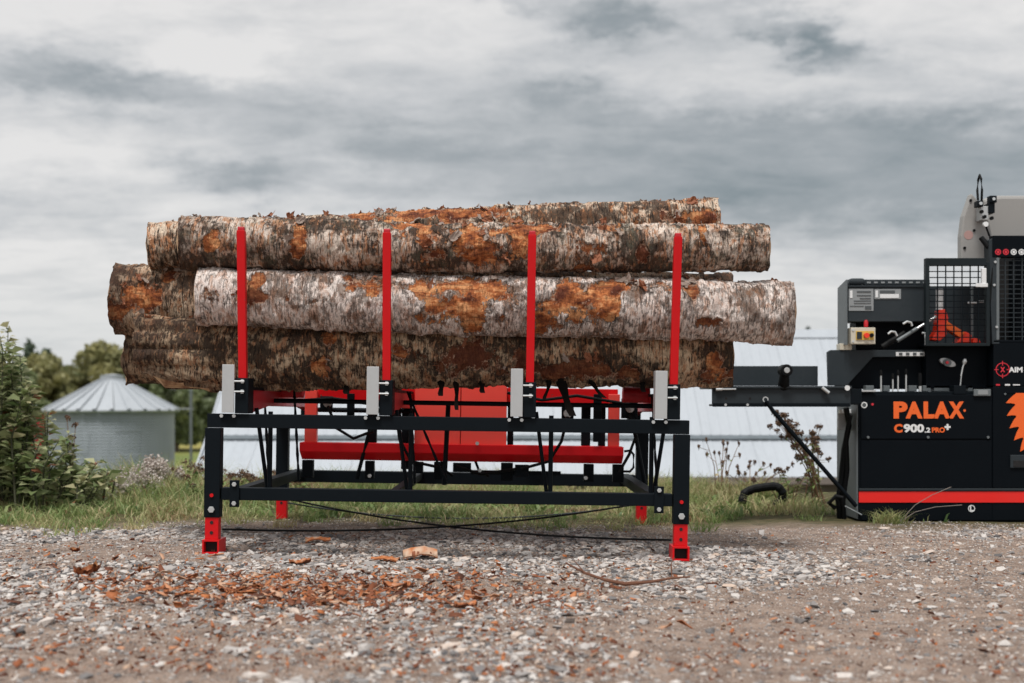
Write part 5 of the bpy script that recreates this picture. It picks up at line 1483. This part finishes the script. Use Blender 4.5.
def shrub():
    g = np.random.default_rng(12)
    Y = 9.9
    b = P(20, 0, Y); root = empty('leafy_shrub', (b.x, Y, float(terrain(np.array([b.x]), np.array([Y]))[0])))
    tag(root, 'tall dense green shrub leaning on the grass bank at left edge', 'shrub')
    O = np.array(root.location)
    outline = [(-70, 322), (2, 330), (14, 348), (28, 375), (42, 408), (60, 440), (84, 462), (108, 488)]
    ox = [o_[0] for o_ in outline]; oy = [o_[1] for o_ in outline]
    pos = []; dr = []; tone = []; ln = []
    stems = MB(O)
    for k in range(66):
        tx = -60 + 168 * g.random() ** .9
        ty = np.interp(tx, ox, oy) + abs(g.normal(0, 12)) + (70 * g.random() if k > 36 else 0)
        if k < 8: tx, ty = [(8, 328), (0, 336), (20, 356), (34, 384), (48, 412), (66, 436), (98, 462), (-20, 325)][k]
        if ty > 486: ty = 486 - 20 * g.random()
        Yk = Y + g.normal(0, .32)
        top = np.array(P(tx, ty, Yk)); bx = P(tx * .85 + 2 + g.normal(0, 10), 0, Yk).x
        base = np.array((bx, Yk + g.normal(0, .1), float(terrain(np.array([bx]), np.array([Yk]))[0])))
        mid_ = (base + top) / 2 + np.array((g.normal(0, .05), g.normal(0, .05), .08))
        C_ = [base + (mid_ - base) * t * 2 if t < .5 else mid_ + (top - mid_) * (t - .5) * 2 for t in np.linspace(0, 1, 9)]
        stems.tube([Vector(c_) for c_ in C_], list(np.linspace(.011, .003, 9)), 5)
        Ls = np.linalg.norm(top - base); nl = int(Ls * 72)
        redness = .12 * (g.random() < .25)
        for q in range(nl):
            t = .12 + .88 * (q / nl) + .01 * g.normal(); t = min(max(t, .05), 1)
            c_ = base + (mid_ - base) * t * 2 if t < .5 else mid_ + (top - mid_) * (t - .5) * 2
            a = g.random() * 6.283; e = .35 + .5 * g.random() - .5 * g.random()
            d = np.array((math.cos(a), math.sin(a), e))
            pos.append(c_ + d * .02 * g.random()); dr.append(d); ln.append((.06 + .13 * g.random() ** 1.6) * (1 - .30 * t))
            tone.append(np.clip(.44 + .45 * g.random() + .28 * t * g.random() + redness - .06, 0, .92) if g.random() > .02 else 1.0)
        # spike of small pale buds at the tip
    pos = np.array(pos) - O; dr = np.array(dr); ln = np.array(ln); n = len(pos)
    nrm = np.array((0, 0, 1.0)) + g.normal(0, .45, (n, 3))
    V, f = leaf_shape(n, pos, dr, nrm, ln, ln * (.24 + .12 * g.random(n)))
    stems.build('stems', M['stem'], root)
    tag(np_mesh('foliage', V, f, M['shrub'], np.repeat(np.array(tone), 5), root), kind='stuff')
    return n
NS = shrub()

def umbel_plant(name, px, py_base, py_top, Y, label, cat, nst, spread, mat_head, head_r, seed, leanx=0.0, group=None, leafy=30, heads=1, kind_='umbel'):
    g = np.random.default_rng(seed)
    b = P(px, 0, Y); zt = float(terrain(np.array([b.x]), np.array([Y]))[0])
    root = empty(name, (b.x, Y, zt)); tag(root, label, cat, group)
    Ht = P(0, py_top, Y).z - zt
    st = MB(); hv = []; hf = []; hr = []; nb = 0
    lp2 = []; ld = []
    for k in range(nst):
        h = Ht * (.62 + .38 * g.random()) if k else Ht
        ex = g.normal(0, spread) + leanx * h; ey = g.normal(0, spread)
        p0 = Vector((g.normal(0, .04), g.normal(0, .04), -.02)); p2 = Vector((ex, ey, h)); p1 = p0.lerp(p2, .5) + Vector((-ex * .15, 0, h * .08))
        st.tube([p0, p1, p2], [.006, .0045, .0025], 5)
        for q in range(leafy):
            t = .05 + .8 * g.random(); c_ = p0.lerp(p1, t * 2) if t < .5 else p1.lerp(p2, t * 2 - 1)
            a = g.random() * 6.283; lp2.append(c_); ld.append((math.cos(a), math.sin(a), .4 * g.normal()))
        for hh in range(heads):
            hc = p2 if hh == 0 else p1.lerp(p2, .35 + .6 * g.random()) + Vector((g.normal(0, .05), g.normal(0, .05), .03))
            if hh: st.tube([p1.lerp(p2, .3 + .4 * g.random()), hc], [.003, .002], 4)
            rays = 26 if kind_ == 'umbel' else 34
            for r_ in range(rays):
                a = g.random() * 6.283; rr = head_r * math.sqrt(g.random())
                if kind_ == 'umbel': c = hc + Vector((math.cos(a) * rr, math.sin(a) * rr, .012 - .25 * rr + .008 * g.normal()))
                else:
                    c = hc + Vector((g.normal(0, head_r * .6), g.normal(0, head_r * .6), g.normal(0, head_r)))
                s = (.008 if kind_ == 'umbel' else .011) * (.6 + .8 * g.random())
                q1 = Vector(g.normal(size=3)).normalized() * s; q2 = q1.orthogonal().normalized() * s; q3 = q1.cross(q2).normalized() * s
                i = len(hv); hv += [c + q1, c - q1, c + q2, c - q2, c + q3, c - q3]
                hf += [[i, i+2, i+4], [i+2, i+1, i+4], [i+1, i+3, i+4], [i+3, i, i+4], [i+2, i, i+5], [i+1, i+2, i+5], [i+3, i+1, i+5], [i, i+3, i+5]]
                hr += [g.random()] * 6
                if kind_ == 'umbel' and r_ % 3 == 0: st.tube([hc - Vector((0, 0, .03)), c], .0012, 3)
    st.build('stems', M['drystem'] if kind_ == 'umbel' else M['boards'], root)
    tag(np_mesh('seed_heads', [tuple(v) for v in hv], hf, M[mat_head], hr, root), kind='stuff')
    if lp2:
        n = len(lp2); ln = .04 + .05 * g.random(n)
        V, f = leaf_shape(n, np.array([tuple(v) for v in lp2]), np.array(ld), np.array((0, 0, 1.)) + g.normal(0, .4, (n, 3)), ln, ln * .22)
        tag(np_mesh('foliage', V, f, M['grass'], np.repeat(np.clip(g.normal(.35, .25, n), 0, 1), 5), root), kind='stuff')
    return root
umbel_plant('fluffy_weed', 150, 505, 462, 10.4, 'weed with whitish fluffy heads in front of the silo base', 'plant', 13, .13, 'fluff', .035, 1, .05, leafy=26, heads=3, kind_='fluff')
umbel_plant('fluffy_weed', 137, 505, 480, 10.2, 'smaller pale fluffy weed left of the whitish one', 'plant', 6, .10, 'fluff', .03, 2, 0, leafy=20, heads=2, kind_='fluff')
umbel_plant('seed_head_weed', 186, 505, 456, 10.6, 'dark flat seed heads standing between the silo and the rack leg', 'plant', 9, .13, 'seed', .05, 3, 0, leafy=16)
umbel_plant('seed_head_weed', 238, 505, 470, 10.5, 'low dark seed heads under the barn eave inside the rack', 'plant', 8, .22, 'seed', .045, 4, 0, leafy=14)
umbel_plant('seed_head_weed', 305, 505, 470, 10.7, 'low brown weeds right of the rear left rack leg', 'plant', 7, .22, 'seed', .04, 5, 0, leafy=14)
umbel_plant('seed_head_weed', 815, 505, 428, 10.3, 'tall brown seed head weed against the barn beside the machine', 'plant', 9, .11, 'seed', .026, 6, -.02, leafy=8, heads=3)
umbel_plant('seed_head_weed', 822, 505, 412, 10.0, 'leaning feathery dry weed crossing behind the table strut', 'plant', 10, .05, 'seed', .025, 7, -.48, leafy=8, heads=4)
umbel_plant('seed_head_weed', 722, 505, 440, 10.8, 'sparse thin dry stalks right of the rack against the barn', 'plant', 7, .10, 'seed', .010, 8, 0, leafy=2, heads=2)
umbel_plant('seed_head_weed', 790, 505, 470, 10.1, 'short bushy weed behind the black hose', 'plant', 6, .12, 'seed', .022, 9, 0, leafy=14)
umbel_plant('seed_head_weed', 268, 505, 474, 9.9, 'short brown dry weeds just inside the left end of the rack', 'plant', 9, .20, 'seed', .04, 11, 0, leafy=10)
umbel_plant('seed_head_weed', 206, 505, 474, 9.6, 'low brown weed clump left of the front left rack leg', 'plant', 8, .16, 'seed', .035, 12, 0, leafy=20)
umbel_plant('seed_head_weed', 750, 505, 462, 10.9, 'thin dry grass stalks behind the black hose end', 'plant', 8, .16, 'seed', .014, 13, 0, leafy=3, heads=2)
umbel_plant('reddish_weed', 75, 505, 418, 9.8, 'thin stem with reddish leaves at the right of the shrub', 'plant', 4, .05, 'seed', .03, 10, 0, leafy=22)

def hose():
    Y = 9.75
    pts = [(742, 503), (744, 493), (753, 489), (766, 487), (777, 486), (783, 492), (782, 501), (774, 505)]
    V = [P(a, b, Y + .03 * math.sin(i)) for i, (a, b) in enumerate(pts)]
    W_ = []
    for i in range(len(V) - 1):
        for t in (0, .33, .66): W_.append(V[i].lerp(V[i + 1], t))
    W_.append(V[-1])
    W_ = [W_[0]] + [(W_[i - 1] + W_[i] * 2 + W_[i + 1]) / 4 for i in range(1, len(W_) - 1)] + [W_[-1]]
    o = MB(V[0]).tube(W_, [.035 + .004 * (i % 2) for i in range(len(W_))], 12).build('corrugated_hose', M['rubber'], None, smooth=False)
    o.location = V[0]
    tag(o, 'bent black hose end sticking out of the grass', 'hose')
hose()

def tuft():
    g = np.random.default_rng(91); n = 260
    c = P(888, 523, 8.52)
    x = c.x + g.normal(0, .06, n); y = 8.52 + g.normal(0, .035, n); y = np.minimum(y, YM - .03)
    o = blades('grass_tuft', x, y, .05 + .11 * g.random(n), np.full(n, .003), .4 + .9 * g.random(n), np.clip(g.normal(.55, .15, n), 0, 1), M['grass'], 8)
    tag(o, 'pale green grass tuft growing against the machine base', 'grass tuft')
    for i, pp in enumerate(([(900, 521), (915, 505), (932, 495), (951, 487)], [(900, 522), (915, 512), (935, 507), (962, 505)])):
        MB().tube([P(a, b, 8.5) for a, b in pp], [.003, .0028, .0025, .003], 5).build('dry_stalk', M['boards'], o)
tuft()
